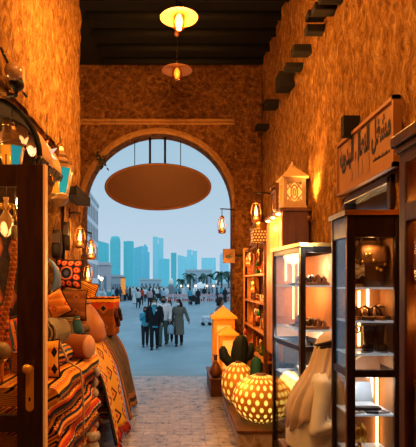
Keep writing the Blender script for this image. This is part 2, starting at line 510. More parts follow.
ov = empty('oval_sign', at(158, 187, 7.84), 'dark brown oval hanging sign in the arch seen from its blank back', 'sign')
mb = MB()
ring = [(.845 * math.cos(2 * PI * k / 48), .36 * math.sin(2 * PI * k / 48)) for k in range(48)]
mb.prism(ring, -.03, .03)
mb.build('panel', plain((.12, .048, .02), .6), ov, bevel=.01)
mb = MB(); mb.tube([(.85 * math.cos(2 * PI * k / 48), -.02, .365 * math.sin(2 * PI * k / 48)) for k in range(48)], .022, 8, closed=True)
mb.build('rim', plain((.2, .08, .03), .5), ov)
for x, r in ((-.13, .018), (.115, .018), (-.38, .006), (.37, .006)):
    z0 = .36 * math.sqrt(1 - (x / .845) ** 2)
    xw = x + ov.location.x
    zt = AZ + math.sqrt(AR ** 2 - (xw - AX) ** 2) - ov.location.z
    MB().tube([(x, 0, z0 - .01), (x, 0, zt + .02)], r, 8).build('hanging_rod' if r > .01 else 'hanging_wire', M_iron, ov)

e = empty('leafy_sprig', (-1.33, 7.6, 3.62), 'small dark leafy sprig hanging from the left curve of the arch', 'plant')
mb = MB(); mb.tube([(0, .05, .06), (.06, 0, 0), (.1, -.02, -.1), (.11, -.02, -.2)], .006, 5); mb.build('stem', M_stub, e)
mb = MB()
for k in range(22):
    t = k / 21; c = Vector((.03 + .1 * t + random.uniform(-.05, .06), random.uniform(-.04, .04), .03 - .24 * t + random.uniform(-.03, .03)))
    a = random.random() * 6; q = Vector((math.cos(a), .3, math.sin(a))) * .035; r = Vector((-math.sin(a), .2, math.cos(a))) * .014
    mb.add([c - q, c + r, c + q, c - r], [(0, 1, 2, 3)])
mb.build('leaves', plain((.02, .035, .015), .7), e)
# ================================================================ RIGHT SIDE
def sandal(name, loc, rz, col, strapcol, label, group, L=.26, lean=None, tip=None):
    e = empty(name, loc, label, 'sandal', group, rz)
    out = []
    for k in range(20):
        a = 2 * PI * k / 20
        w = .042 + .008 * math.cos(a) - .006 * math.cos(2 * a)
        out.append((L / 2 * math.cos(a), w * math.sin(a)))
    MB().prism(out, 0, .022, 'z').build('sole', plain(col, .5), e, bevel=.004)
    mb = MB()
    for x, h in ((.055, .05), (.005, .065)):
        mb.tube([(x, -.045, .015), (x + .01, -.035, .02 + h * .7), (x + .012, 0, .02 + h), (x + .01, .035, .02 + h * .7), (x, .045, .015)], .014, 6, flat=.5)
    mb.tube([(L / 2 - .03, 0, .02), (.06, 0, .07)], .008, 6)
    mb.build('strap', plain(strapcol, .45), e)
    if lean: e.rotation_euler = lean
    return e

def case(name, label, M0, W, D, H, shelves, rails, tubes, post=.05, top=.05, innercol=None):
    """glazed case; local x = width along the front, y = depth, front at y=0"""
    e = empty(name, M0[0], label, 'cabinet', None, M0[1])
    mb = MB(); py_ = post * (.5 if D < .5 else .75)
    for x in (0, W - post):
        for y in (0, D - py_): mb.box((x, y, 0), (x + post, y + py_, H))
    for z0, z1 in [(0, .1), (H - top, H)] + [(r - .022, r + .022) for r in rails]:
        mb.box((post, .004, z0), (W - post, post - .01, z1)); mb.box((.004, py_, z0), (.026, D - py_, z1))
        mb.box((W - post + .01, post, z0), (W - .004, D - post, z1)); mb.box((post, D - post + .01, z0), (W - post, D - .004, z1))
    mb.box((-.012, -.012, H), (W + .012, D + .012, H + .03))
    mb.build('frame', M_case, e, bevel=.006)
    mb = MB()
    z0 = H - top + .002
    for a, b in (((-.016, -.016, H - .002), (W + .016, -.012, H + .028)), ((-.016, -.016, H - .002), (-.012, D + .01, H + .028)), ((-.003, -.003, .1), (.003, .0, H - .01))): mb.box(a, b)
    mb.build('gilt_edge', M_brass, e)
    for z in shelves:
        MB().box((post * .5, post * .5, z - .012), (W - post * .5, D - post * .5, z)).build('shelf', M_shelfglass_lit, e)
    MB().box((post, .02, .1), (W - post, .024, H - top)).build('front_pane', M_glass, e)
    MB().box((.012, py_, .1), (.016, D - py_, H - top)).build('side_pane', M_glass, e)
    if innercol:
        zb = 1.09 if name == 'display_case' and D > .5 else .1
        MB().box((post * .6, D - .045, zb), (W - post * .6, D - .04, H - top)).build('back_panel', plain(innercol, .6), e)
        MB().box((W - .04, post, zb), (W - .035, D - post * .6, H - top)).build('inner_side', plain(innercol, .6), e)
    for x, y, z0, z1 in tubes:
        mb = MB().tube([(x, y, z0), (x, y, z1)], .008, 8); mb.build('light_tube', M_tube, e)
    return e

# farther case beside the lit lanterns (turned a little towards the passage)
a1 = math.radians(7)
C1 = case('display_case', 'glazed dark sandal display case beside the glowing ball lamps', ((.976, 3.9, 0), a1), .37, .73, 1.9, [1.58, 1.21, .78], [1.06],
          [(.17, .62, 1.26, 1.84), (.225, .62, 1.3, 1.84), (.09, .6, 1.62, 1.82)], innercol=(.75, .34, .16))
R1 = Matrix.Translation((.976, 3.9, 0)) @ Matrix.Rotation(a1, 4, 'Z')
def in1(x, y, z): return R1 @ Vector((x, y, z))
browns = [(.34, .14, .055), (.16, .07, .03), (.42, .2, .09), (.08, .04, .022), (.5, .33, .2)]
n = 0
for z, txt in ((1.581, 'upper shelf'), (1.211, 'middle shelf'), (.781, 'lower shelf')):
    cols = ['tan', 'dark brown', 'light brown', 'near-black', 'sand coloured']
    for k in range(5):
        sc = browns[k] if z > .8 else [(.03, .2, .2), (.5, .48, .42), (.05, .22, .24), (.4, .3, .2), (.06, .05, .04)][k]
        nm = cols[k] if z > .8 else ['teal', 'cream', 'dark teal', 'beige', 'black'][k]
        p = in1(.18 + .02 * (k % 2), .11 + .1 * k, z + (.0 if k % 2 else .001))
        sandal('sandal', p, a1 + (PI if k % 2 else .1 * k), sc, browns[(k + 2) % 5] if z > .8 else (.35, .3, .25),
               '%s sandal on the %s of the farther case, %s from its front' % (nm, txt, ['first', 'second', 'third', 'fourth', 'fifth'][k]), 'sandals in the farther case', L=.24)

# nearer case, in line with the passage
C2 = case('display_case', 'tall dark glazed case of leather goods nearest the seated man', ((.98, 2.82, 0), 0), .335, .29, 2.0, [1.575, 1.375, 1.18, .82], [1.065],
          [(.16, .235, 1.2, 1.55), (.215, .235, 1.4, 1.56), (.24, .235, .85, 1.03), (.27, .225, .5, 1.0)], post=.052, top=.13, innercol=(.32, .15, .065))
X2, Y2 = .98, 2.82
# leather bag with gilt trim on the top shelf
b = empty('leather_bag', (X2 + .19, Y2 + .15, 1.576), 'dark brown leather bag with gilt trimmed flap on the top shelf of the nearest case', 'bag')
mb = MB().loft([(0, 0, 0, .085, .06), (0, 0, .05, .09, .065), (0, 0, .2, .085, .05), (0, 0, .26, .065, .025)], 16); mb.build('body', plain((.16, .07, .03), .45), b)
mb = MB().grid(lambda u, v: (-.085 + .17 * u, -.066 + .02 * v * v - .004, .13 + .12 * v), 8, 4, uvs=(.3, .2)); flp = mb.build('flap', plain((.24, .11, .045), .5), b, solid=.008)
mb = MB()
for i in range(7): mb.ell((-.07 + .023 * i, -.072, .15 + .05 * math.sin(i)), (.011, .007, .011), 8, 5)
mb.build('trim', M_gold, flp)
MB().tube([(-.06, 0, .25), (-.05, 0, .31), (0, 0, .33), (.05, 0, .31), (.06, 0, .25)], .009, 8).build('handle', M_leatherdark, b)
s = empty('folded_scarf', (X2 + .095, Y2 + .11, 1.575), 'grey and white scarf hung over a stand on the top shelf of the nearest case', 'scarf')
mb = MB().grid(lambda u, v: (-.045 + .09 * u + .012 * math.sin(v * 5), .05 * math.cos(PI * v) + .004 * math.sin(u * 20), .17 - .11 * abs(v - .5) * 2 + .01 * math.sin(u * 9)), 10, 12, uvs=(.1, .3))
mb.build('cloth', kilim('grey_scarf', [(.5, .42, .34), (.3, .24, .2), (.6, .5, .42)], 0, 20, 8, 10), s, solid=.008)
mb = MB().box((-.01, -.01, 0), (.01, .01, .15)).box((-.05, -.04, 0), (.05, .04, .012)).tube([(-.05, 0, .155), (.05, 0, .155)], .008, 6); mb.build('stand', M_brown, s)
t = empty('wallet', (X2 + .085, Y2 + .1, 1.576), 'tan leather wallet lying at the corner of the top shelf in the nearest case', 'wallet')
MB().box((-.035, -.05, 0), (.03, .04, .018)).build('cover', plain((.5, .25, .1), .5), t, bevel=.005); MB().box((-.037, -.01, .018), (.032, .002, .021)).build('strap', M_leatherdark, t)
# middle: row of hanging tassels and small shoes
for k, (x, y, c, nm) in enumerate([(.09, .13, (.35, .16, .06), 'tan'), (.15, .1, (.12, .05, .025), 'dark brown'), (.22, .12, (.3, .12, .04), 'chestnut'), (.27, .16, (.08, .04, .02), 'near-black')]):
    sandal('sandal', (X2 + x, Y2 + y, 1.376), PI / 2 + .1 * k, c, browns[(k + 1) % 5], '%s sandal on the second shelf of the nearest case, %s from the left' % (nm, ['first', 'second', 'third', 'fourth'][k]), 'sandals in the nearest case', L=.18)
for k, x in enumerate((.075, .1)):
    e = empty('key_ring', (X2 + x, Y2 + .09 + .02 * k, 1.363), '%s of two brass loop ornaments hanging under the second shelf of the nearest case' % ['left', 'right'][k], 'ornament')
    MB().tube([(.022 * math.cos(2 * PI * j / 16), 0, -.045 + .022 * math.sin(2 * PI * j / 16)) for j in range(16)], .005, 6, closed=True).build('ring', M_gold, e)
    MB().tube([(0, 0, 0), (0, 0, -.024)], .003, 5).build('thread', M_iron, e)
def boot(loc, rz, label):
    e = empty('leather_boot', loc, label, 'boot', 'tall boots in the nearest case', rz)
    mb = MB()
    mb.loft([(0, 0, .0, .03, .028), (0, 0, .05, .032, .03), (0, 0, .1, .034, .032), (0, 0, .165, .04, .036)], 14)
    mb.ell((.035, 0, .028), (.06, .029, .028), 14, 8)
    mb.build('shaft', plain((.045, .02, .012), .22), e)
    MB().prism([(.095 * math.cos(2 * PI * k / 16) * .7 + .028, .032 * math.sin(2 * PI * k / 16)) for k in range(16)], 0, .008, 'z').build('sole', plain((.3, .28, .25), .4), e)
    MB().lathe([(.041, .155), (.043, .165), (.038, .17)], n=14, cap=False).build('cuff', plain((.2, .1, .04), .5), e)
boot((X2 + .18, Y2 + .13, 1.181), -2.2, 'left one of two tall dark boots on the third shelf of the nearest case')
boot((X2 + .245, Y2 + .14, 1.181), -1.5, 'right one of two tall dark boots on the third shelf of the nearest case')
# below the rail
k = empty('open_box', (X2 + .16, Y2 + .13, .821), 'open black presentation box with raised lid on the shelf below the rail', 'box')
MB().box((-.1, -.07, 0), (.07, .06, .03)).build('tray', M_black, k, bevel=.003)
mb = MB().box((-.1, 0, 0), (.07, .008, .13)); o = mb.build('lid', plain((.35, .4, .42), .35), k); o.location = (0, .052, .03); o.rotation_euler = (-.3, 0, 0)
MB().box((-.085, -.058, .03), (.055, .048, .04)).build('lining', plain((.5, .55, .56), .6), k)
for i, (x, y, r, c, nm) in enumerate([(.09, .06, .3, (.55, .55, .52), 'pale grey'), (.17, .055, -.2, (.05, .05, .055), 'black'), (.24, .06, .2, (.4, .42, .42), 'grey')]):
    t = empty('wallet', (X2 + x, Y2 + y, .821), '%s leather wallet lying in front of the open black box' % nm, 'wallet', None, r)
    MB().box((-.035, -.022, 0), (.035, .022, .014)).build('cover', plain(c, .4), t, bevel=.004); MB().box((-.01, -.0225, .014), (.0, .0225, .0165)).build('strap', M_leatherdark, t)
m = empty('walking_stick', (X2 + .07, Y2 + .2, 1.08), 'pale wooden stick leaning inside the nearest case just above the rail', 'stick')
MB().tube([(0, 0, .005), (.08, .02, .05), (.16, .03, .088)], .008, 8).build('shaft', M_pale, m); MB().ell((.165, .03, .09), (.012, .012, .01), 8, 6).build('knob', M_brown, m)
# carved brass lamp at the bottom
m = empty('brass_ornament', (X2 + .12, Y2 + .12, .58), 'golden leaf-shaped ornament low in the nearest case', 'ornament')
mb = MB()
for j in range(9):
    a = j * 2 * PI / 9
    mb.ell((.03 * math.cos(a), .03 * math.sin(a), .1 + .015 * math.sin(3 * a)), (.016, .016, .045), 8, 6)
mb.build('leaf', M_gold, m); MB().lathe([(.04, 0), (.04, .01), (.012, .02), (.012, .06), (.03, .075)], n=12).build('foot', M_brass, m)
C2b = MB().box((.03, .03, .568), (.305, .26, .58)); C2b.build('shelf', M_shelfglass_lit, C2)

# nearest case: only its corner shows
upl = empty('wall_uplight', (1.255, 4.66, 2.2), 'small uplight throwing a bright streak up the wall beside the pale carved lantern', 'light fitting')
MB().lathe([(.012, 0), (.022, .02), (.026, .05), (.022, .05), (.015, .02)], n=14).build('cup', M_brown, upl)
MB().box((-.006, -.006, .0), (.06, .006, .012)).build('bracket', M_brown, upl)
MB().lathe([(.02, .035), (.01, .042), (.002, .044)], n=12).build('bulb', M_bulb_dim, upl)
C3 = empty('wall_cabinet', (.92, 1.35, 0), 'red-brown timber cabinet with lit glazed side cut off by the picture edge', 'cabinet')
mb = MB()
for y in (0, .61): mb.box((0, y, 0), (.05, y + .06, 2.17)); mb.box((.33, y, 0), (.38, y + .06, 2.17))
for z0, z1 in ((0, .12), (.5, .56), (1.85, 1.93), (2.09, 2.17)): mb.box((0, .05, z0), (.04, .62, z1))
mb.box((-.025, -.02, 2.17), (.39, .70, 2.22)); mb.box((-.012, -.01, 2.14), (.38, .685, 2.17)); mb.box((.05, .64, 0), (.34, .67, 2.17))
mb.build('frame', M_dark, C3, bevel=.008)
MB().box((.02, .05, .1), (.026, .62, 2.1)).build('side_pane', glassmat('warm_pane', (.98, .8, .6), .05, .1), C3)
MB().box((.26, .06, .1), (.27, .63, 2.12)).build('back_panel', stucco('patterned_back', (.2, .06, .02), (.42, .13, .035), (.62, .26, .07), (1, 1, 1), .3, 2.5), C3)
MB().tube([(.16, .58, 1.4), (.16, .58, 2.0)], .012, 8).build('light_tube', M_tube, C3)
for z in (.7, 1.2, 1.6): MB().box((.03, .05, z - .012), (.26, .63, z)).build('shelf', M_brown, C3)
e = empty('brass_jar', (1.06, 1.85, 1.6), 'round brass jar on the top shelf of the cut-off timber cabinet', 'jar')
MB().lathe([(.035, 0), (.065, .03), (.075, .08), (.06, .13), (.035, .15)], n=18).build('body', M_brass, e); MB().lathe([(.038, .15), (.03, .17), (.008, .18), (.01, .195), (.003, .2)], n=14).build('lid', M_gold, e)
e = empty('brass_jar', (1.06, 1.84, 1.2), 'tall brass jar on the middle shelf of the cut-off timber cabinet', 'jar')
MB().lathe([(.04, 0), (.05, .03), (.055, .12), (.035, .2), (.03, .22)], n=18).build('body', M_brass, e); MB().lathe([(.033, .22), (.02, .24), (.004, .25)], n=14).build('lid', M_gold, e)

# tall lit shelf box with white lantern on it
T = empty('wall_cupboard', (1.02, 4.75, 0), 'tall orange timber cupboard behind the farther display case, lit along its side', 'cupboard')
mb = MB().box((0, 0, .8), (.26, .85, 2.31)); mb.build('body', M_brown, T, bevel=.006)
mb = MB()
for i in range(5): mb.box((-.012, .01 + i * .17, .82), (.002, .16 + i * .17, 2.28))
mb.build('side_panel', M_orangewood, T, bevel=.004)  # lit side of the cupboard put in as brighter orange than its front
MB().box((-.03, -.02, 2.31), (.28, .87, 2.345)).build('top_board', M_brown, T, bevel=.004)
for i in range(3): MB().lathe([(.02, 0), (.024, -.012), (.004, -.02)], (-.02, .14 + i * .28, 2.308), 10).build('downlight', plain((1, .75, .4), .4, 0, 12.0, .02, (1, .6, .22)), T)

def house_lantern(name, loc, w, h, label, wall, glow, estr, pattern=True, rz=0.0, roofc=None, group=None, hf=.62, apex=False):
    """house-shaped timber lantern, fretwork panels over glowing panes"""
    e = empty(name, loc, label, 'lantern', group, rz)
    hb = h * hf; r = w / 2
    mb = MB().box((-r * 1.1, -r * 1.1, 0), (r * 1.1, r * 1.1, h * .06)); mb.build('base', wall, e, bevel=.004)
    mb = MB(); p = w * .16
    for sx in (-1, 1):
        for sy in (-1, 1): mb.box((sx * r, sy * r, h * .06), (sx * (r - p), sy * (r - p), hb))
    for z0, z1 in ((h * .06, h * .15), (hb - h * .09, hb)):
        for s in (-1, 1):
            mb.box((-r + p, s * r * .98, z0), (r - p, s * (r - p * .8), z1)); mb.box((s * r * .98, -r + p, z0), (s * (r - p * .8), r - p, z1))
    mb.build('frame', wall, e)
    gm = plain(glow, .5, 0, estr, .05, (1, .55, .13))
    q = r - p * .7
    MB().box((-q, -q, h * .1), (q, q, hb - h * .05)).build('glowing_pane', gm, e)
    if pattern:
        mb = MB(); zc = (h * .15 + hb - h * .09) / 2; hh = (hb - h * .24) / 2; ww = r - p
        for M in (Matrix.Identity(4), Matrix.Rotation(PI / 2, 4, 'Z'), Matrix.Rotation(PI, 4, 'Z'), Matrix.Rotation(-PI / 2, 4, 'Z')):
            def T2(pts): return [M @ Vector((a, -q - .004, zc + b)) for a, b in pts]
            t = w * .032
            mb.tube(T2([(ww * .42 * math.cos(2 * PI * k / 20), hh * .75 * math.sin(2 * PI * k / 20)) for k in range(20)]), t, 6, closed=True)
            mb.tube(T2([(ww * .16 * math.cos(2 * PI * k / 14), hh * .35 * math.sin(2 * PI * k / 14)) for k in range(14)]), t, 6, closed=True)
            for sx in (-1, 1):
                for sz in (-1, 1):
                    mb.tube(T2([(sx * ww, sz * hh * .2), (sx * ww * .25, sz * hh)]), t, 6); mb.tube(T2([(sx * ww, sz * hh), (sx * ww * .25, sz * hh * .35)]), t, 6)
                    mb.tube(T2([(sx * ww, sz * hh * .95), (sx * ww * .5, sz * hh)]), t * 1.6, 6)
        mb.build('fretwork', wall, e)
    R = r * 1.22
    mb = MB()
    tr = r * .3
    def sq(a, z): return [(-a, -a, z), (a, -a, z), (a, a, z), (-a, a, z)]
    mb.rings([sq(R, hb), sq(R, hb + h * .03), sq(.004 if apex else tr, h * (.99 if apex else .86)), sq(.002 if apex else tr, h * (1 if apex else .9))], smooth=False)
    mb.build('roof', roofc or wall, e, bevel=.004)
    if not apex: MB().lathe([(tr * .7, h * .9), (tr * .7, h * .93), (tr * .3, h * .95), (tr * .3, h * .98), (.004, h)], n=12).build('finial', roofc or wall, e)
    return e
house_lantern('house_lantern', (1.15, 4.92, 2.345), .225, .5, 'pale carved lantern with hipped roof standing nearest on top of the tall cupboard', M_pale, (1, .62, .2), .75)
house_lantern('house_lantern', (1.14, 5.32, 2.345), .19, .42, 'second carved lantern on the tall cupboard, behind the pale one', M_brown, (1, .62, .2), 1.2)

# tapered dark vase with slats beside them
e = empty('slatted_urn', (1.13, 5.6 - .06, 2.345), 'dark curved urn at the far end of the cupboard top', 'urn')
MB().lathe([(.05, 0), (.06, .03), (.045, .1), (.06, .2), (.085, .3), (.08, .34)], n=18).build('body', M_leatherdark, e)
MB().lathe([(.1, .34), (.1, .355), (.05, .4), (.01, .43)], n=16).build('lid', M_brown, e)

def oil_lantern(loc, label, s=1.0, estr=10.0, hang=.12, group='oil lanterns', arm=None, metal=None):
    """hurricane lamp: bulbous clear glass, tank, cap, wire bail; loc = centre of the glass"""
    e = empty('oil_lantern', loc, label, 'lantern', group)
    mt = metal or plain((.3, .13, .05), .4, .5)
    MB().lathe([(.055, -.15), (.06, -.13), (.058, -.1), (.035, -.085), (.03, -.07)], n=16).build('tank', mt, e).scale = (s,) * 3
    ch = MB().lathe([(.036, -.07), (.042, -.04), (.04, -.01), (.03, .05), (.026, .09)], n=16, cap=False).build('glass_chimney', glassmat('lamp_glass', (1, .85, .6), .06), e); ch.scale = (s,) * 3
    MB().lathe([(.006, -.07), (.018, -.05), (.02, -.02), (.011, .03), (.003, .07)], n=12).build('flame_bulb', plain((1, .6, .2), .4, 0, estr, .02, (1, .58, .17)), ch)
    MB().lathe([(.026, .09), (.04, .095), (.03, .115), (.02, .13), (.008, .14)], n=16).build('cap', mt, e).scale = (s,) * 3
    mb = MB()
    for sg in (-1, 1): mb.tube([(sg * .058, 0, -.12), (sg * .066, 0, -.02), (sg * .05, 0, .08), (sg * .03, 0, .105)], .005, 6)
    mb.build('wire_frame', mt, e).scale = (s,) * 3
    mb = MB().tube([(0, 0, .13 * s), (0, 0, .14 * s + hang)], .005, 6); mb.build('hook', M_iron, e)
    if arm:
        z = .14 * s + hang
        mb = MB().tube([(0, 0, z), (arm[0] * .5, arm[1] * .5, z + .01), (arm[0], arm[1], z)], .009, 6)
        mb.tube([(-.03, 0, z), (.01, 0, z)], .009, 6)
        mb.box((arm[0] - .012, arm[1] - .012, z - .05), (arm[0] + .012, arm[1] + .012, z + .05)); mb.build('bracket', M_iron, e)
    return e
oil_lantern(at(222, 224, 7.4), 'lit oil lantern on a bracket from the right jamb of the arch', .95, 7, .1, arm=(.26, .2))
oil_lantern(at(256, 211, 6.4), 'bright oil lantern hanging above the fretted box on the souvenir shelves', 1.0, 14, .1, arm=(.28, .1))

# jamb sign
js = empty('jamb_sign', at(229, 256, 7.5), 'small square brown sign with a black mark on the right jamb of the arch', 'sign')
MB().box((-.095, -.012, -.11), (.095, .012, .11)).build('board', M_brown, js, bevel=.004)
mb = MB().prism([(-.05, -.03), (0, -.045), (.055, -.01), (.05, .0), (.01, -.005), (.045, .04), (.035, .048), (-.01, .01), (-.02, .02), (-.055, -.005)], -.0145, -.011)
mb.build('mark', M_black, js)
MB().box((.08, -.01, -.01), (.21, .05, .015)).build('arm', M_iron, js)

# ---------------------------------------------------------------- souvenir shelves between cupboard and arch
SX0, SX1, SY0, SY1 = 1.0, 1.26, 5.72, 7.45
S = empty('souvenir_shelf', (SX0, SY0, 0), 'orange timber souvenir rack of many shelves between the cupboard and the arch', 'shelf unit')
mb = MB(); w, d = SX1 - SX0, SY1 - SY0
for y in (0, d / 2 - .02, d - .04): mb.box((0, y, 0), (.04, y + .04, 2.1)); mb.box((w - .04, y, 0), (w, y + .04, 2.1))
mb.build('frame', M_brown, S, bevel=.004)
MB().box((-.02, d - .04, 0), (w, d, 2.14)).build('end_panel', M_orangewood, S)
MB().box((w - .02, .02, .05), (w, d, 2.1)).build('back_panel', M_brown, S)
SZ = [.66, 1.0, 1.36, 1.72, 2.1]
for z in SZ: MB().box((-.005, .0, z - .025), (w - .02, d - .03, z)).build('shelf', M_orangewood if z < 2 else M_brown, S)
# rope of coloured baubles down the jamb side
prof = {
 'vase': [(.03, 0), (.05, .03), (.06, .08), (.03, .13), (.025, .16), (.035, .18)],
 'jug': [(.035, 0), (.055, .04), (.05, .1), (.025, .14), (.03, .17)],
 'bowl': [(.025, 0), (.03, .012), (.065, .05), (.07, .07), (.064, .07), (.03, .02)],
 'bottle': [(.035, 0), (.038, .02), (.036, .12), (.014, .15), (.013, .2), (.018, .205)],
 'cup': [(.025, 0), (.035, .02), (.04, .08), (.036, .08), (.03, .02)],
}
scol = [('brass', M_brass), ('red glazed', plain((.5, .06, .02), .3)), ('orange', plain((.75, .3, .05), .4)), ('white', plain((.8, .7, .55), .4)), ('green glass', plain((.05, .25, .05), .2)), ('dark', plain((.06, .03, .02), .4)), ('copper', plain((.7, .25, .1), .3, 1.0))]
ordn = ['first', 'second', 'third', 'fourth', 'fifth', 'sixth', 'seventh', 'eighth']
sname = ['lowest', 'second', 'third', 'topmost', 'top']
protos = {}
for si, z in enumerate(SZ[:4]):
    for j in range(8):
        kind = random.choice(list(prof)); cn, cm = scol[(si * 3 + j * 2 + (j > 3)) % 7]
        yy = SY0 + .13 + j * .195; 
        if abs(yy - (SY0 + d / 2)) < .06: yy += .06
        e = empty(kind if kind not in ('cup',) else 'cup', (SX0 + .075 + .06 * (j % 2), yy, z), '%s %s on the %s souvenir rack shelf, %s from the cupboard end' % (cn, kind, sname[si], ordn[j]), kind, 'souvenirs on the rack')
        MB().lathe(prof[kind], n=14, cap=kind in ('vase', 'jug', 'bottle')).build('body', cm, e)
        if kind in ('jug', 'cup'):
            MB().tube([(-.045, 0, .04), (-.085, 0, .06), (-.08, 0, .1), (-.032, 0, .12 if kind == 'jug' else .075)], .007, 6).build('handle', cm, e)
        if kind == 'vase': MB().lathe([(.037, .178), (.04, .185), (.033, .186)], n=14, cap=False).build('rim', M_gold, e)
        if kind == 'bottle': MB().lathe([(.016, .205), (.017, .23), (.004, .235)], n=10).build('stopper', M_brown, e)
        if kind == 'bowl': MB().lathe([(.027, 0), (.03, .006), (.024, .008)], n=14).build('foot', M_gold, e)
# trinkets strung along the front of the rack
for j in range(16):
    zt = SZ[1 + j % 4] - .03; yy = SY0 + .12 + (j * .37) % 1.55
    cn, cm = scol[(j * 3) % 7]
    nth = sum(1 for q in range(16) if q % 4 == j % 4 and (q * .37) % 1.55 < (j * .37) % 1.55)
    e = empty('hanging_trinket', (SX0 - .018, yy, zt), '%s trinket hung under the %s of the souvenir rack, %s from cupboard end' % (cn, ['second shelf', 'third shelf', 'topmost shelf', 'top board'][j % 4], ordn[nth]), 'trinket', 'trinkets strung along the souvenir rack')
    MB().tube([(0, 0, 0), (0, 0, -.06)], .003, 5).build('string', M_leather, e)
    MB().lathe([(.004, -.055), (.02, -.075), (.028, -.105), (.018, -.135), (.004, -.15)], n=10).build('bead', cm, e)
    MB().lathe([(.006, -.145), (.014, -.17), (.018, -.215), (.004, -.22)], n=8).build('tassel', [M_gold, plain((.5, .06, .02), .7), plain((.75, .35, .08), .7)][j % 3], e)
# hanging copper pots row under the top
for j in range(4):
    e = empty('copper_pan', (SX0 - .03, SY0 + .25 + j * .36, 1.95 - .04 * (j % 2)), 'copper pan hung on the front of the souvenir rack, %s from the cupboard end' % ordn[j], 'pan', 'copper pans')
    MB().lathe([(.01, 0), (.06, .0), (.075, .03), (.07, .03), (.055, .006)], M=Matrix.Rotation(-PI / 2, 4, 'Y') @ Matrix.Translation((0, 0, -.03)), n=18).build('dish', scol[6][1], e)
    MB().tube([(-.01, 0, .06), (-.005, 0, .13), (.03, 0, .145)], .006, 6).build('handle', M_iron, e)
# fretted lantern box on top
e = empty('fretted_box', (1.05, 6.35, 2.1), 'square fretted metal lantern box on the top board of the souvenir rack', 'lantern')
MB().box((-.1, -.1, 0), (.1, .1, .2)).build('body', glow_dots('fret', (.2, .08, .03), (1, .45, .1), 26, 26, .3, .3, .6), e, bevel=.005)
MB().lathe([(.13, .2), (.13, .215), (.09, .25), (.085, .29), (.05, .3)], n=16).build('roof', M_brass, e)
MB().box((-.12, -.12, 0), (.12, .12, .02)).build('base', M_brown, e)

# ---------------------------------------------------------------- low plinths and floor lanterns
g = NT('marble_face'); v = g.coord('Object'); nn = g.noise(v, 5, 6, .7, 1.5)
M_marble = g.bsdf(g.ramp(nn, [(.42, (.3, .2, .14)), (.5, (.55, .42, .33)), (.7, (.62, .5, .4))]), .35)
P1 = empty('display_plinth', (.565, 4.66, 0), 'low stone-faced platform under the glowing ball lamps', 'platform')
MB().box((0, 0, 0), (.42, 1.74, .14)).build('body', M_marble, P1, bevel=.004)
MB().box((-.015, -.015, .14), (.43, 1.755, .17)).build('top', M_brown, P1, bevel=.005)
P2 = empty('timber_box', (.43, 6.74, 0), 'dark brown timber box at the foot of the arch jamb under the yellow lanterns', 'box')
MB().box((0, 0, 0), (.45, .95, .23)).build('body', wood('box_wood', (.07, .025, .012), (.14, .055, .022), (1, 1, 6)), P2, bevel=.006)
MB().box((-.015, -.015, .23), (.465, .96, .26)).build('top', M_brown, P2, bevel=.005)

M_yel = plain((.75, .32, .035), .55, 0, .1, .1, (1, .4, .03)); M_yel2 = plain((.8, .38, .045), .5, 0, .1, .1, (1, .45, .04))
def ball_lamp(loc, rx, rz, label, nu, nv, strength):
    e = empty('ball_lamp', loc, label, 'lamp', 'pierced ball lamps')
    pr = [(rx * math.cos(-1.25 + (2.65) * k / 18), rz + rz * math.sin(-1.25 + 2.65 * k / 18) / math.sin(1.25)) for k in range(19)]
    z0 = pr[0][1]
    pr = [(r, z - z0) for r, z in pr]
    MB().lathe(pr, n=36, uv=True).build('shell', glow_dots('pierced_shell', (.72, .3, .03), (1, .68, .15), nu, nv, .24, .37, strength), e)
    MB().lathe([(pr[-1][0] * 1.15, pr[-1][1] - .01), (pr[-1][0] * 1.1, pr[-1][1] + .012), (.01, pr[-1][1] + .014)], n=20).build('top_ring', M_brown, e)
    MB().lathe([(pr[0][0] * 1.12, 0), (pr[0][0] * 1.12, .015), (pr[0][0], .02)], n=24).build('foot_ring', M_brown, e)
ball_lamp((.84, 4.98, .17), .295, .235, 'large pierced ball lamp glowing on the front of the low platform', 22, 9, .95)
ball_lamp((.69, 5.7, .17), .2, .24, 'smaller pierced ball lamp just behind the large one', 15, 7, .6)
house_lantern('house_lantern', (.66, 7.34, .26), .32, 1.0, 'taller yellow house-shaped lantern on the box at the arch foot', M_yel, (1, .45, .05), .5, pattern=False, roofc=M_yel2, hf=.8, apex=True)
house_lantern('house_lantern', (.695, 7.0, .26), .25, .73, 'shorter yellow house-shaped lantern in front of the taller one', M_yel, (1, .45, .06), .5, pattern=False, roofc=M_yel2, hf=.8, apex=True)

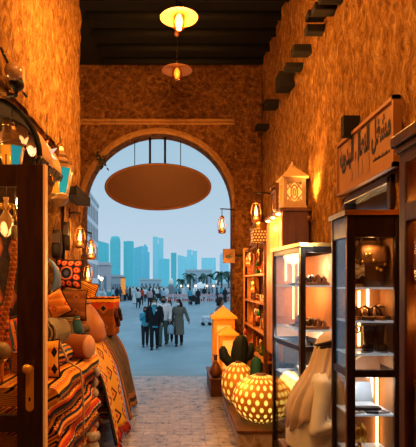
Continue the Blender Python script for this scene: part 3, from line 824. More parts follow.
def cactus(loc, label, segs, arms, col, pot=None, h0=0.0):
    e = empty('fabric_cactus', loc, label, 'cactus')
    def ribbed(pts, rad, n=24):
        mb = MB(); R = []
        for (x, y, z), r in zip(pts, rad):
            R.append([(x + r * (1 + .1 * math.cos(8 * 2 * PI * j / n)) * math.cos(2 * PI * j / n), y + r * (1 + .1 * math.cos(8 * 2 * PI * j / n)) * math.sin(2 * PI * j / n), z) for j in range(n)])
        mb.rings(R); return mb
    m = plain(col, .75)
    ribbed([p for p, r in segs], [r for p, r in segs]).build('stem', m, e)
    for pts, rad in arms:
        MB().tube(pts, rad, 12).build('arm', m, e)
    if pot:
        pt = MB().lathe(pot, n=20).build('pot', M_terra, e)
        pr = pot[-1]; MB().lathe([(pr[0] * .95, pr[1] - .012), (.003, pr[1] - .008)], n=18).build('soil', M_leatherdark, pt)
    return e
cactus((.72, 6.12, .17), 'dark branching cactus in a terracotta pot behind the ball lamps', [((.03, 0, .28), .085), ((.03, 0, .4), .1), ((.04, 0, .55), .1), ((.05, 0, .68), .085), ((.06, 0, .75), .05), ((.06, 0, .77), .01)],
       [([(0, 0, .42), (-.1, -.02, .43), (-.16, -.02, .5), (-.175, -.02, .58), (-.17, -.02, .63)], [.06, .065, .065, .055, .02]), ([(.08, 0, .45), (.16, .02, .5), (.19, .02, .58), (.19, .02, .66)], [.05, .055, .05, .02])], (.012, .022, .018), pot=[(.09, 0), (.13, .1), (.15, .27), (.165, .28), (.165, .32)])
cactus((.86, 5.42, .17), 'smooth green column cactus standing between the two ball lamps and the case', [((0, 0, .12), .062), ((0, 0, .3), .068), ((0, 0, .5), .06), ((0, 0, .57), .045), ((0, 0, .6), .012)], [], (.015, .09, .045), pot=[(.05, 0), (.07, .08), (.08, .16)])
e = empty('clay_vase', (.505, 6.81, .26), 'small dark long-necked vase on the front corner of the timber box', 'vase')
MB().lathe([(.045, 0), (.085, .05), (.09, .1), (.06, .17), (.028, .22), (.026, .3), (.04, .32)], n=18).build('body', plain((.16, .06, .025), .4), e); MB().lathe([(.028, .225), (.033, .235), (.028, .245)], n=16, cap=False).build('neck_band', M_brass, e)
for j, (x, y, z, s, c, nm) in enumerate([(.91, 5.9, .17, .8, M_terra, 'terracotta'), (.72, 6.57, 0, 1.3, plain((.3, .1, .03), .5), 'red-brown'), (.5, 6.5, 0, 0, None, '')]):
    if not s: continue
    e = empty('clay_jar', (x, y, z), '%s round-bellied jar standing %s the dark cactus' % (nm, 'in front of' if z else 'on the floor behind'), 'jar')
    MB().lathe([(.05 * s, 0), (.1 * s, .08 * s), (.11 * s, .17 * s), (.06 * s, .27 * s), (.04 * s, .3 * s), (.055 * s, .33 * s)], n=18).build('body', c, e)
    MB().lathe([(.05 * s, .33 * s), (.06 * s, .338 * s), (.045 * s, .34 * s)], n=16, cap=False).build('rim', M_brown, e)
# ================================================================ LEFT SIDE
# glazed timber door leaf swung open across the shop front
D = empty('door_leaf', (-1.5, 2.67, 0), 'dark timber glazed door leaf with brass handle plate standing open at the left', 'door')
mb = MB().box((.6, -.022, .03), (.75, .022, 2.256)).box((0, -.022, .03), (.14, .022, 2.256)).box((.14, -.02, 2.135), (.6, .02, 2.256)).box((.14, -.02, .775), (.6, .02, .87)).box((.14, -.02, .03), (.6, .02, .2))
mb.build('frame', M_dark, D, bevel=.004)
MB().box((.745, -.026, .03), (.757, .026, 2.256)).build('lit_edge_strip', plain((.85, .42, .1), .35, 0, .12), D)  # lit look of the door edge put in as bright orange with a glow
MB().box((.14, -.003, .87), (.6, .003, 2.135)).build('upper_pane', M_glass, D)
MB().box((.14, -.003, .2), (.6, .003, .775)).build('lower_pane', M_glass, D)
MB().prism([(.672 + .022 * math.cos(a) , 1.02 + .105 * s + .022 * math.sin(a)) for s, a0 in ((1, 0), (-1, PI)) for a in [a0 + PI * k / 8 for k in range(9)]], -.028, -.021).build('handle_plate', plain((.85, .46, .1), .3, .35), D)
mb = MB().tube([(.672, -.025, 1.135), (.672, -.065, 1.135)], .012, 10).ell((.672, -.075, 1.135), (.026, .02, .026), 12, 8)
HP = [c_ for c_ in D.children if c_.name.startswith('handle_plate')][0]; mb.build('knob', plain((.85, .46, .1), .3, .35), HP)
MB().ell((.672, -.028, .96), (.006, .004, .012), 8, 6).build('keyhole', M_black, HP)

# awning over the shop opening
g = NT('awning_cloth'); u, vv = g.sepuv()
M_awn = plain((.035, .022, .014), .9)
A = empty('shop_awning', (-1.45, 3.4, 2.5), 'barrel-shaped cloth awning, tan outside and dark within, over the left shop front', 'awning')
def awn(k):
    def f(u, v):
        t = v * PI * .62; y = u * .95
        sag = 1 - .05 * math.sin(PI * u * 3) ** 2
        return ((.46 - k) * math.cos(t) * sag - .02 * u * u, y, (.43 - k) * math.sin(t) * sag - .1 * u * v)
    return f
MB().grid(awn(0), 24, 14, uvs=(1, .6)).build('cloth', plain((.42, .24, .1), .85), A, solid=.008)
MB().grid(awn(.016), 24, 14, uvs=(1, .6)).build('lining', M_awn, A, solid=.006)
mb = MB()
for j in range(14):
    y = .04 + j * .066
    mb.grid(lambda uu, w: (.455 - .03 * w, y - .03 + .06 * uu, .01 - w * (.06 + .025 * math.sin(j * 2)) * (.5 + math.sin(PI * uu))), 4, 3)
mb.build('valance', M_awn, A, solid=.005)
MB().tube([awn(.004)(0, k / 12) for k in range(13)], .02, 8).build('front_rail', M_stub, A)
# bracket + spotlight
e = empty('wall_spotlight', (-1.1, 3.08, 2.96), 'round dark spotlight on an arm fixed to the left wall', 'spotlight')
MB().ell((.03, 0, 0), (.055, .055, .055), 16, 10).build('globe', plain((.3, .17, .09), .25), e)
MB().lathe([(.03, 0), (.05, .03), (.045, .06), (.02, .08)], M=Matrix.Translation((.02, .06, -.03)) @ Matrix.Rotation(-1.9, 4, 'X'), n=14).build('hood', M_iron, e)
MB().tube([(.02, .1, -.06), (0, .14, -.1), (-.06, .16, -.1)], .014, 8).build('arm', M_iron, e)
e = empty('awning_bracket', (-1.12, 3.3, 2.93), 'orange timber plank with a thin dark stay fixed to the left wall above the awning', 'bracket')
MB().box((-.05, -.03, -.02), (.05, .02, .16)).build('plank', M_orangewood, e, bevel=.006)
MB().tube([(.0, -.3, .14), (.03, -.05, 0), (.05, .05, -.03)], .009, 6).build('stay', M_stub, e)

# shelf beam on the pier
e = empty('timber_beam', (-1.22, 4.75, 2.46), 'short dark timber beam jutting from the left pier beneath the blue lantern', 'beam')
MB().box((0, -.1, 0), (.21, .6, .08)).build('beam', M_stub, e, bevel=.01); MB().box((.205, -.11, -.01), (.22, .61, .09)).build('end_cap', M_stub, e, bevel=.004)

def mosaic_lantern(loc, s, label, cols, top=2.7, rz=.12):
    """six-sided lantern, wider at the top, coloured panes, stepped metal roof"""
    e = empty('mosaic_lantern', loc, label, 'lantern', None, rz)
    e.scale = (s, s, s)
    mt = plain((.3, .17, .08), .35, .7)
    n = 6
    def P(k, r, z): a = 2 * PI * (k + .5) / n - PI / 2 - PI / 6 * 0; return Vector((r * math.cos(a), r * math.sin(a), z))
    mb = MB()
    for k in range(n):
        mb.tube([P(k, .065, -.11), P(k, .105, .1)], .007, 6)
        for r, z in ((.065, -.11), (.105, .1)): mb.tube([P(k, r, z), P(k + 1, r, z)], .008, 6)
    mb.build('frame', plain((.75, .5, .22), .35, .6), e)
    for k in range(n):
        MB().add([P(k, .062, -.108), P(k + 1, .062, -.108), P(k + 1, .102, .098), P(k, .102, .098)], [(0, 1, 2, 3)]).build('pane', cols[k % len(cols)], e)
    R = [[P(k, r, z) for k in range(n)] for r, z in ((.12, .1), (.105, .115), (.075, .13), (.085, .15), (.06, .18), (.066, .2), (.035, .24), (.03, .27))]
    MB().rings(R, smooth=False).build('roof', mt, e)
    R = [[P(k, r, z) for k in range(n)] for r, z in ((.025, -.2), (.05, -.17), (.075, -.15), (.07, -.11))]
    MB().rings(R, smooth=False).build('base', mt, e)
    MB().tube([(.022 * math.cos(2 * PI * k / 12), 0, .285 + .022 * math.sin(2 * PI * k / 12)) for k in range(12)], .005, 6, closed=True).build('ring', mt, e)
    MB().tube([(0, 0, .3), (0, 0, .3 + top)], .004, 5).build('chain', M_iron, e)
    return e
P_or = plain((.5, .16, .02), .4, 0, .55, .3, (1, .34, .02)); P_tq = plain((.006, .13, .17), .35, 0, .55, .3, (.005, .33, .42)); P_rd = plain((.9, .15, .03), .4, 0, .7, .2)
mosaic_lantern(at(60, 181, 4.15), 1.08, 'turquoise and amber six-sided lantern hanging beside the left pier', [P_tq, P_tq, P_or, P_rd, P_or, P_or], .1, -.42)
mosaic_lantern(at(12, 159, 3.4), .85, 'lantern with orange and turquoise panes hanging just above the open door leaf', [P_tq, P_tq, P_or, P_rd, P_or, P_or], .2, -.3)
# star lantern and dark wicker things
e = empty('star_lantern', at(47, 154, 3.9), 'pale blue star-shaped glass lantern hanging under the awning', 'lantern')
mb = MB(); q = [(.1 * (1 if k % 2 else .42) * math.cos(PI * k / 6), .1 * (1 if k % 2 else .42) * math.sin(PI * k / 6)) for k in range(12)]
vs = [(a, 0, b) for a, b in q] + [(0, -.045, 0), (0, .045, 0)]
mb.add(vs, [(k, (k + 1) % 12, 12) for k in range(12)] + [((k + 1) % 12, k, 13) for k in range(12)])
mb.build('star', plain((.5, .6, .75), .25, 0, .25, .1, (.5, .65, .9)), e); MB().tube([(0, 0, .09), (0, 0, .33)], .003, 5).build('chain', M_iron, e)
MB().ell((0, 0, .1), (.012, .012, .012), 8, 6).build('loop', M_brass, e)
def hang_lamp(loc, label, r, mat, chain):
    e = empty('hanging_lamp', loc, label, 'lamp', 'small hanging lamps under the awning')
    MB().lathe([(.01, -.11), (r * .6, -.09), (r, -.04), (r * .9, .03), (r * .45, .07), (r * .5, .1)], n=18).build('glass_bowl', mat, e)
    MB().lathe([(r * .52, .1), (r * .58, .11), (r * .3, .14), (.01, .16)], n=14).build('cap', M_brass, e)
    MB().tube([(0, 0, .16), (0, 0, .16 + chain)], .003, 5).build('chain', M_iron, e)
amb = glow_dots('amber_mosaic', (.5, .2, .06), (1, .6, .25), 9, 6, .3, .3, .7)
whm = glow_dots('white_mosaic', (.3, .15, .06), (1, .75, .5), 8, 6, .3, .3, .5)
hang_lamp(at(6, 139, 3.7), 'amber speckled glass lamp hanging leftmost under the awning', .06, whm, .12)
hang_lamp(at(22, 133, 3.8), 'small golden glass lamp hanging above the orange and turquoise lantern', .05, amb, .1)
hang_lamp(at(32, 143, 3.9), 'small speckled lamp hanging between the two six-sided lanterns', .045, whm, .1)
e = empty('woven_basket', (-1.2, 4.1, 2.35), 'dark woven basket hung under the awning behind the star lantern', 'basket')
MB().lathe([(.06, 0), (.1, .03), (.12, .1), (.1, .16)], n=18, cap=False).build('bowl', kilim('wicker', [(.04, .02, .012), (.09, .05, .025)], 0, 14, 12, 12), e, solid=.01); MB().tube([(-.1, 0, .15), (-.06, 0, .28), (0, 0, .33), (.06, 0, .28), (.1, 0, .15)], .008, 6).build('handle', M_stub, e)
MB().tube([(0, 0, .33), (0, 0, .5)], .004, 5).build('hook', M_iron, e)

# oil lanterns on brackets at the pier
oil_lantern(at(80, 236, 4.98), 'lit oil lantern on a dark bracket nearest the left pier', .82, 9, .12, arm=(-.115, .0))
oil_lantern(at(91, 249, 5.72), 'lit oil lantern beyond the pier, framed against the white building', .85, 9, .07, arm=(-.1, -.2))
oil_lantern(at(88, 273, 6.1), 'lowest lit oil lantern over the patterned bag', .85, 8, .1, arm=(-.2, -.58))

# bag shapes added on the pier, near-black for the dark wood and shadow there
for i, (px, py, d, w, h) in enumerate(((57, 244, 4.35, .09, .26), (66.5, 236, 4.7, .07, .28))):
    p = at(px, py, d)
    e = empty('dark_bag_shape', p, '%s dark bag shape added for the dark wood and shadow at the left pier' % ['wider', 'narrower'][i], 'bag')
    MB().loft([(0, 0, -h / 2, w * .42, .04), (0, 0, -h * .3, w * .55, .05), (0, 0, h * .3, w * .5, .035), (0, 0, h / 2, w * .4, .012)], 14).build('body', plain((.02, .01, .006), .6) if i else plain((.018, .009, .006), .6), e)
    MB().tube([(-w * .38, 0, h * .45), (0, 0, h * .95), (w * .38, 0, h * .45)], .007, 6).build('strap', M_leather, e)
    MB().box((-w * .4, -.052, 0), (w * .4, -.03, h * .36)).build('flap', M_leatherdark, e, bevel=.008)

# ---------------------------------------------------------------- textile stacks
C_y, C_o, C_r, C_k, C_n, C_b, C_w = (.62, .3, .045), (.55, .17, .03), (.38, .05, .018), (.02, .014, .012), (.015, .025, .06), (.16, .06, .022), (.6, .45, .28)
K = [kilim('kilim_a', [C_y, C_n, C_o, C_k, C_y, C_r], 0, 9, 9, 9, ((.02, .015, .012), C_y), .2),
     kilim('kilim_b', [C_o, C_k, C_r, C_y, C_b], 0, 12, 7, 14, (C_k, C_o), .22),
     kilim('kilim_c', [C_y, C_o, C_y, C_k], 0, 10, 12, 10, (C_n, C_w), .2),
     kilim('kilim_d', [C_n, C_b, C_y, C_n, C_r], 0, 8, 8, 8, (C_y, C_r), .24),
     kilim('kilim_e', [C_r, C_o, C_k, C_w, C_r], 0, 11, 10, 12, (C_k, C_y), .2)]
def folded_rug(x0, x1, y0, y1, z, h, mat, label, group, seed, fold=None):
    """folded rug: rounded fold facing the passage, sagging a little; z at underside"""
    r = random.Random(seed)
    e = empty('folded_rug', ((x0 + x1) / 2, (y0 + y1) / 2, z), label, 'rug', group)
    w, l = x1 - x0, y1 - y0
    ph = r.random() * 6; n = 8
    prof = [(-w / 2, 0), (w / 2 - h / 2, 0)] + [(w / 2 - h / 2 + h / 2 * math.sin(a), h / 2 - h / 2 * math.cos(a)) for a in [PI * k / n for k in range(1, n)]] + [(w / 2 - h / 2, h), (-w / 2, h)]
    acc = [0]
    for a, b in zip(prof, prof[1:]): acc.append(acc[-1] + math.dist(a, b))
    m = 16
    vs, fs, uv = [], [], []
    for i in range(m + 1):
        t = i / m; y = -l / 2 + l * t
        wob = .018 * math.sin(ph + t * 7) + .01 * math.sin(ph * 2 + t * 17)
        for (a, b), s in zip(prof, acc):
            vs.append((a + (wob if a > 0 else 0), y, b)); uv.append((t * l * 1.2, s + .3 * seed))
    k = len(prof)
    for i in range(m):
        for j in range(k - 1):
            q = i * k + j; fs.append((q, q + 1, q + k + 1, q + k))
    mb = MB().add(vs, fs, 0, uv, True)
    mb.add([vs[j] for j in range(k)], [tuple(range(k))], 0, [uv[j] for j in range(k)]); mb.add([vs[m * k + j] for j in range(k)], [tuple(reversed(range(k)))], 0, [uv[j] for j in range(k)])
    mb.build('cloth', mat, e)
    mb = MB()
    c = fold or C_k
    mb.tube([(w / 2 + .018 * math.sin(ph + i / m * 7) + .01 * math.sin(ph * 2 + i / m * 17) - .004, -l / 2 + l * i / m, h / 2) for i in range(m + 1)], .009, 6)
    mb.build('edge_binding', plain(c, .9), e)
    return e
z = 0.0
hs = [.11, .12, .13, .12, .13, .12, .13, .12]
names = ['bottom', 'second from bottom', 'third from bottom', 'fourth from bottom', 'fourth from top', 'third from top', 'second from top', 'topmost']
for i, h in enumerate(hs):
    dx = random.uniform(-.015, .02)
    folded_rug(-1.18, -.74 + dx + .015 * (i % 2), 2.85 + .02 * (i % 3), 4.2 + random.uniform(-.03, .03), z, h - .004, K[i % 5], 'folded patterned kilim, %s in the stack beside the door leaf' % names[i], 'folded kilims by the door', i, [C_k, C_n, C_r][i % 3])
    z += h
ZT = z  # ~.98
z2 = 0.0
names2 = ['lowest', 'second lowest', 'middle', 'second highest', 'uppermost']
for i, h in enumerate([.18, .19, .18, .19, .18]):
    folded_rug(-1.5 if 0 else -1.4 + .28, -.86 - .01 * (i % 2), 4.38, 5.2 + .01 * i, z2, h - .004, K[(i + 2) % 5], 'thick folded rug, %s in the far stack hidden under the yellow drape' % names2[i], 'folded rugs under the yellow drape', i + 11)
    folded_rug(-1.45, -.86 - .01 * (i % 2), 5.62, 6.3 + .01 * i, z2, h - .004, K[(i + 3) % 5], 'thick folded rug, %s in the farthest stack under the green drape' % names2[i], 'folded rugs under the green drape', i + 21)
    z2 += h

def pillow(name, loc, w, h, t, mat, label, rot=(0, 0, 0), uvs=(1, 1), cat='cushion', piping=None):
    """stuffed cushion standing upright: width along x, height along z, centre at loc"""
    e = empty(name, loc, label, cat); e.rotation_euler = rot
    mb = MB()
    def side(sg):
        def fn(u, v):
            a, b = 2 * u - 1, 2 * v - 1
            k = max(0, (1 - a ** 4) * (1 - b ** 4)) ** .5
            pin = 1 - .07 * (1 - abs(a * b)) * 0
            x = a * w / 2 * (1 - .07 * (1 - b * b) * 0 - .05 * (1 - a * a)); zz = b * h / 2
            x = a * w / 2 * (1 - .08 * (1 - (b * b))); zz = b * h / 2 * (1 - .08 * (1 - a * a))
            return (x, sg * t / 2 * k, zz)
        return fn
    mb.grid(side(-1), 12, 12, uvs=uvs); mb.grid(side(1), 12, 12, uvs=uvs)
    mb.build('cover', mat, e)
    pts = []
    for k in range(48):
        s = k / 48 * 4; q = int(s); f = s - q
        a, b = [(2 * f - 1, -1), (1, 2 * f - 1), (1 - 2 * f, 1), (-1, 1 - 2 * f)][q]
        pts.append((a * w / 2 * (1 - .08 * (1 - b * b)), 0, b * h / 2 * (1 - .08 * (1 - a * a))))
    MB().tube(pts, .006, 6, closed=True).build('piping', piping or plain(C_k, .9), e)
    return e
# suzani cushion material: ring of red rosettes round a dark centre
g = NT('suzani'); u, v = g.sepuv()
cu_, cv_ = g.m('SUBTRACT', u, .5), g.m('SUBTRACT', v, .5)
rr = g.m('SQRT', g.m('ADD', g.m('MULTIPLY', cu_, cu_), g.m('MULTIPLY', cv_, cv_)))
fu = g.m('SUBTRACT', g.m('FRACT', g.m('MULTIPLY', u, 4.0)), .5); fv = g.m('SUBTRACT', g.m('FRACT', g.m('MULTIPLY', v, 4.0)), .5)
rd = g.m('SQRT', g.m('ADD', g.m('MULTIPLY', fu, fu), g.m('MULTIPLY', fv, fv)))
c = g.mix(g.m('LESS_THAN', rd, .43), C_n, (.75, .09, .03)); c = g.mix(g.m('LESS_THAN', rd, .28), c, (.85, .42, .2)); c = g.mix(g.m('LESS_THAN', rd, .17), c, (.5, .04, .02))
c = g.mix(g.m('LESS_THAN', rr, .25), c, (.75, .25, .1)); c = g.mix(g.m('LESS_THAN', rr, .2), c, C_n); c = g.mix(g.m('LESS_THAN', rr, .1), c, (.1, .12, .3))
M_suz = g.bsdf(c, .9)
M_brownweave = kilim('brown_weave', [(.16, .06, .02), (.2, .08, .03), (.14, .05, .02)], 0, 6, 5, 5, ((.22, .09, .03), (.13, .045, .02)), .25)
M_mottle = kilim('mottled_weave', [(.1, .07, .045), (.16, .1, .05), (.07, .05, .035)], 0, 10, 6, 8, ((.2, .13, .07), (.06, .04, .03)), .2)
folded_rug(-1.24, -.9, 4.42, 4.9, .92 + .004, .13, M_brownweave, 'plain brown folded blanket under the cushion pile in front of the pier', None, 31)
folded_rug(-1.16, -.92, 4.44, 4.86, 1.056, .14, M_mottle, 'mottled folded blanket directly under the brown cushion', None, 32)
pillow('cushion', at(71, 304, 4.55) + Vector((0, .0, -.01)), .31, .29, .17, M_brownweave, 'plain brown woven cushion below the red rosette cushion', (-.15, 0, -.1), (.4, .4))
pillow('cushion', at(68, 275, 4.62) + Vector((0, .02, .012)), .27, .28, .12, M_suz, 'red and navy cushion with embroidered rosettes on top of the pile', (-.12, .05, -.15), (1, 1))
# kilim bag with tassels
e = empty('kilim_bag', (-1.02, 5.95, .96), 'square kilim bag with yellow zigzag top and dark tassels at the far end', 'bag', None, -.08)
MB().box((-.25, -.17, 0), (.24, .17, .42)).build('body', kilim('bag_weave', [C_b, C_b, (.22, .07, .02), C_b, C_r], 0, 2.4, 4.5, 4.5, ((.3, .12, .03), C_k), .3), e, bevel=.02)
MB().box((-.255, -.175, .40), (.245, .175, .47)).build('top_flap', kilim('bag_top', [C_y, C_k, C_o, C_y], 0, 14, 14, 14, (C_k, C_r), .26), e, bevel=.012)
for k in range(5): MB().lathe([(.006, 0), (.02, -.03), (.024, -.1), (.004, -.11)], (.262, -.14 + k * .07, .33 - .06 * (k % 3)), 8).build('tassel', M_black if k % 2 else plain((.12, .03, .05), .9), e)
pillow('cushion', at(87, 295, 5.9) + Vector((0, 0, .04)), .25, .24, .12, kilim('striped_yellow', [C_y, C_y, C_k, C_o, C_y, C_k], 1.2, 5, 1, 1), 'yellow cushion with black stripes propped on the tasselled kilim bag', (-.2, .25, -.2), (1, 1))
# big brown leather pouch + yellow rug roll behind the drape
def roll(name, c, axis_rot, L, r, mat, capmat, label, cat='rug', spiral=True):
    e = empty(name, c, label, cat); e.rotation_euler = axis_rot
    mb = MB().lathe([(r * .98, -L / 2), (r, -L / 2 + .02), (r * 1.02, 0), (r, L / 2 - .02), (r * .98, L / 2)], n=24, uv=True, M=Matrix.Rotation(PI / 2, 4, 'X'))
    mb.build('wrap', mat, e)
    if spiral:
        for s in (-1, 1):
            pts = []
            for k in range(70):
                a = k / 70 * 2 * PI * 3.2; q = r * (.12 + .86 * k / 70)
                pts.append((q * math.cos(a), s * (L / 2 + .002), q * math.sin(a)))
            mb = MB().tube(pts, r * .1, 6)
            mb.lathe([(r * .98, 0), (.002, .002)], M=Matrix.Translation((0, s * (L / 2 - .01), 0)) @ Matrix.Rotation(-s * PI / 2, 4, 'X'), n=24)
            mb.build('coiled_end', capmat, e)
    else:
        for s in (-1, 1): MB().lathe([(r * .98, 0), (r * .8, .02), (.002, .025)], M=Matrix.Translation((0, s * (L / 2 - .002), 0)) @ Matrix.Rotation(-s * PI / 2, 4, 'X'), n=24).build('end_cap', capmat, e)
    return e
roll('leather_pouf', (-.85, 3.92, ZT + .103), (0, 0, PI / 2 - .35), .24, .098, plain((.3, .1, .03), .5), plain((.62, .32, .17), .55), 'tan leather roll pouf with pale end on top of the near kilim stack', 'pouf', False)
roll('rolled_blanket', (-.95, 3.5, ZT + .258), (0, 0, -.12), .26, .108, plain((.24, .19, .11), .9), plain((.4, .33, .21), .9), 'cream blanket rolled into a coil beside the door leaf', 'blanket')
folded_rug(-1.16, -.86, 3.3, 3.8, ZT + .004, .14, kilim('blue_orange', [(.05, .1, .16), C_o, (.08, .12, .16), C_y], 0, 12, 8, 8), 'blue and orange folded cloth under the coiled cream blanket', None, 41)
pillow('kilim_cushion', (-.885, 3.12, ZT + .125), .2, .25, .09, kilim('motif_yellow', [C_y, C_y, C_o, C_y, C_y], 0, 2, 3, 2.2, (C_k, C_k), .33, 0.0), 'yellow kilim cushion with three black motifs standing on the near stack', (-.1, 0, .35), (1, 1))
pillow('cushion', at(57, 304, 3.57) + Vector((0, 0, .0)), .16, .2, .08, kilim('orange_leather', [(.6, .22, .05), (.7, .3, .08), (.55, .2, .05)], 2, 6, 3, 3, (C_r, C_y), .2), 'small orange cushion wedged above the coiled blanket', (-.1, -.5, 0), (.5, .5))
e = empty('horn_pouch', at(52, 278, 3.95), 'blue-grey curved leather horn hanging beside the door leaf', 'horn')
pts = [(-.03, 0, .155), (0, 0, .13), (.03, 0, .08), (.045, 0, .02), (.04, 0, -.05), (.02, 0, -.11), (-.01, 0, -.14)]
MB().tube(pts, [.005, .012, .02, .03, .036, .036, .03], 14).build('horn', plain((.13, .2, .38), .45), e)
MB().tube([(-.03, 0, .15), (-.06, .0, .4), (-.05, .1, .85)], .004, 5).build('cord', M_leather, e)
MB().lathe([(.037, 0), (.045, .012), (.037, .024)], M=Matrix.Translation((.005, 0, -.13)) @ Matrix.Rotation(.5, 4, 'Y'), n=14, cap=False).build('rim', M_brass, e)
e = empty('leather_pouch', (-.95, 5.06, .985), 'large glossy brown leather pouch slumped on the stack behind the pouf', 'bag')
MB().loft([(0, 0, 0, .14, .16), (0, 0, .06, .17, .19), (-.01, 0, .2, .15, .17), (-.03, 0, .32, .1, .11), (-.05, 0, .4, .05, .05), (-.055, 0, .43, .06, .06)], 20, fold=.05, nf=7).build('body', plain((.38, .15, .05), .4), e)
MB().tube([(-.05 + .056 * math.cos(2 * PI * k / 16), .056 * math.sin(2 * PI * k / 16), .4) for k in range(16)], .009, 6, closed=True).build('drawstring', M_leatherdark, e)
e = empty('blue_pouch', at(77, 325, 4.28) + Vector((0, 0, -.02)), 'small blue pouch between the cream coil and the pouf', 'bag')
MB().loft([(0, 0, -.07, .03, .03), (0, 0, -.03, .055, .05), (0, 0, .04, .04, .04), (0, 0, .08, .02, .02), (0, 0, .1, .03, .03)], 14, fold=.06, nf=6).build('body', plain((.03, .12, .17), .7), e); MB().tube([(.024 * math.cos(2 * PI * k / 12), .024 * math.sin(2 * PI * k / 12), .075) for k in range(12)], .006, 6, closed=True).build('drawstring', M_gold, e)
e = empty('wool_bag', (-1.0, 4.3, ZT + .002), 'grey-green woollen sack on the stack behind the leather pouf', 'bag')
MB().loft([(0, 0, 0, .1, .07), (0, 0, .07, .12, .09), (0, 0, .2, .11, .08), (0, 0, .28, .05, .04), (0, 0, .31, .06, .05)], 18, fold=.05, nf=6).build('body', plain((.16, .13, .08), .9), e); MB().tube([(.053 * math.cos(2 * PI * k / 12), .045 * math.sin(2 * PI * k / 12), .28) for k in range(12)], .008, 6, closed=True).build('drawstring', M_leather, e)

# draped carpets
def drape(name, label, y0, y1, xt, xb, zt, zb, mat, uvs, back=.25, fringe=None, border=None):
    e = empty(name, (0, 0, 0), label, 'carpet')
    e.location = (xb, (y0 + y1) / 2, 0); o0 = Vector(e.location)
    def fn(u, v):
        y = y0 + (y1 - y0) * u
        w = .022 * math.sin(u * 9 + v) + .012 * math.sin(u * 23)
        if v < .2:
            k = v / .2; return (xt - back * (1 - k) - o0.x, y - o0.y, zt + .02 * math.sin(k * PI))
        k = (v - .2) / .8
        bulge = math.sin(min(1, k * 2.2) * PI / 2)
        return (xt + (xb - xt) * (.35 * bulge + .65 * k) + w * k - o0.x, y + .05 * k * (u - .4) * 2 - o0.y, zt + (zb + .03 * math.sin(u * 5) - zt) * k ** 1.1)
    MB().grid(fn, 30, 30, uvs=uvs).build('cloth', mat, e, solid=.014)
    if fringe:
        mb = MB()
        for j in range(46):
            p = Vector(fn(j / 45, 1)); q = p + Vector((.03 + .02 * random.random(), random.uniform(-.02, .02), -max(.03, min(p.z - .015, .09))))
            mb.tube([p, (p + q) / 2 + Vector((.008, 0, 0)), q], [.006, .008, .003], 5)
        mb.build('fringe', plain(fringe, .9), e)
    if border:
        for uu in (0, 1): MB().tube([Vector(fn(uu, .18 + .82 * k / 24)) + Vector((.006, 0, 0)) for k in range(25)], .012, 6).build('edge_binding', plain(border, .9), e)
    return e
g = NT('yellow_drape'); u, v = g.sepuv()
fu = g.m('ABSOLUTE', g.m('SUBTRACT', g.m('FRACT', g.m('MULTIPLY', u, 3)), .5)); fv = g.m('ABSOLUTE', g.m('SUBTRACT', g.m('FRACT', g.m('MULTIPLY', v, 5)), .5))
d = g.m('ADD', fu, fv)
c = g.mix(g.m('LESS_THAN', d, .36), (.68, .36, .04), C_k); c = g.mix(g.m('LESS_THAN', d, .24), c, (.7, .3, .03)); c = g.mix(g.m('LESS_THAN', d, .1), c, C_r)
st = g.m('LESS_THAN', g.m('FRACT', g.m('MULTIPLY', v, 26)), .45)
edge = g.m('GREATER_THAN', g.m('ABSOLUTE', g.m('SUBTRACT', u, .5)), .3)
chk = g.m('MODULO', g.m('ADD', g.m('FLOOR', g.m('MULTIPLY', v, 34)), g.m('FLOOR', g.m('MULTIPLY', u, 20))), 2)
c = g.mix(edge, c, g.mix(chk, (.45, .08, .02), (.7, .45, .12)))
c = g.mix(g.m('GREATER_THAN', g.m('ABSOLUTE', g.m('SUBTRACT', u, .5)), .46), c, C_k)
M_yd = g.bsdf(c, .9)
drape('draped_carpet', 'yellow carpet with black diamonds and red fringe draped down to the floor', 4.36, 5.28, -.86, -.6, .975, .13, M_yd, (1, 1), .25, (.32, .03, .02))
g = NT('green_drape'); u, v = g.sepuv()
q = g.m('MAXIMUM', g.m('ABSOLUTE', g.m('SUBTRACT', u, .5)), g.m('ABSOLUTE', g.m('SUBTRACT', v, .5)))
nn = g.noise(g.coord('UV', (9, 9, 1)), 1.5, 4)
c = g.mix(g.m('GREATER_THAN', q, .36), g.ramp(nn, [(.35, (.06, .05, .022)), (.65, (.14, .09, .03))]), (.3, .12, .04)); c = g.mix(g.m('GREATER_THAN', q, .41), c, C_k); c = g.mix(g.m('GREATER_THAN', q, .45), c, (.32, .16, .06))
M_gd = g.bsdf(c, .9)
drape('draped_carpet', 'olive brown bordered carpet draped at the far end of the textiles', 5.42, 6.32, -.88, -.58, .955, .06, M_gd, (1, 1), .25, None, (.35, .15, .05))
# cotton pompom garland
e = empty('pompom_garland', (-.76, 4.3, 0), 'string of white cotton pompoms hanging at the end of the near stack', 'garland')
for k in range(8): MB().ell((.012 * math.sin(k * 2), .01 * math.cos(k * 3), .9 - k * .095), (.038, .038, .046), 10, 8).build('pompom', plain((.5, .4, .3), .95), e)
MB().tube([(0, 0, ZT + .01), (0, 0, .2)], .005, 5).build('string', M_white, e)
e = empty('cotton_rope', (-.74, 3.45, 0), 'thin pale rope hanging down over the folded kilims', 'rope')
MB().tube([(-.1, -.12, 1.2), (-.06, -.02, 1.04), (.015, .05, .97), (.025, .08, .8), (.03, .09, .6), (.03, .08, .42)], .008, 6).build('strand', plain((.55, .42, .28), .9), e)
MB().ell((.03, .08, .4), (.016, .016, .03), 8, 6).build('knot', plain((.55, .42, .28), .9), e)
e = empty('cotton_sack', (-.63, 3.5, 0), 'off-white cotton sack on the floor against the near kilim stack', 'sack')
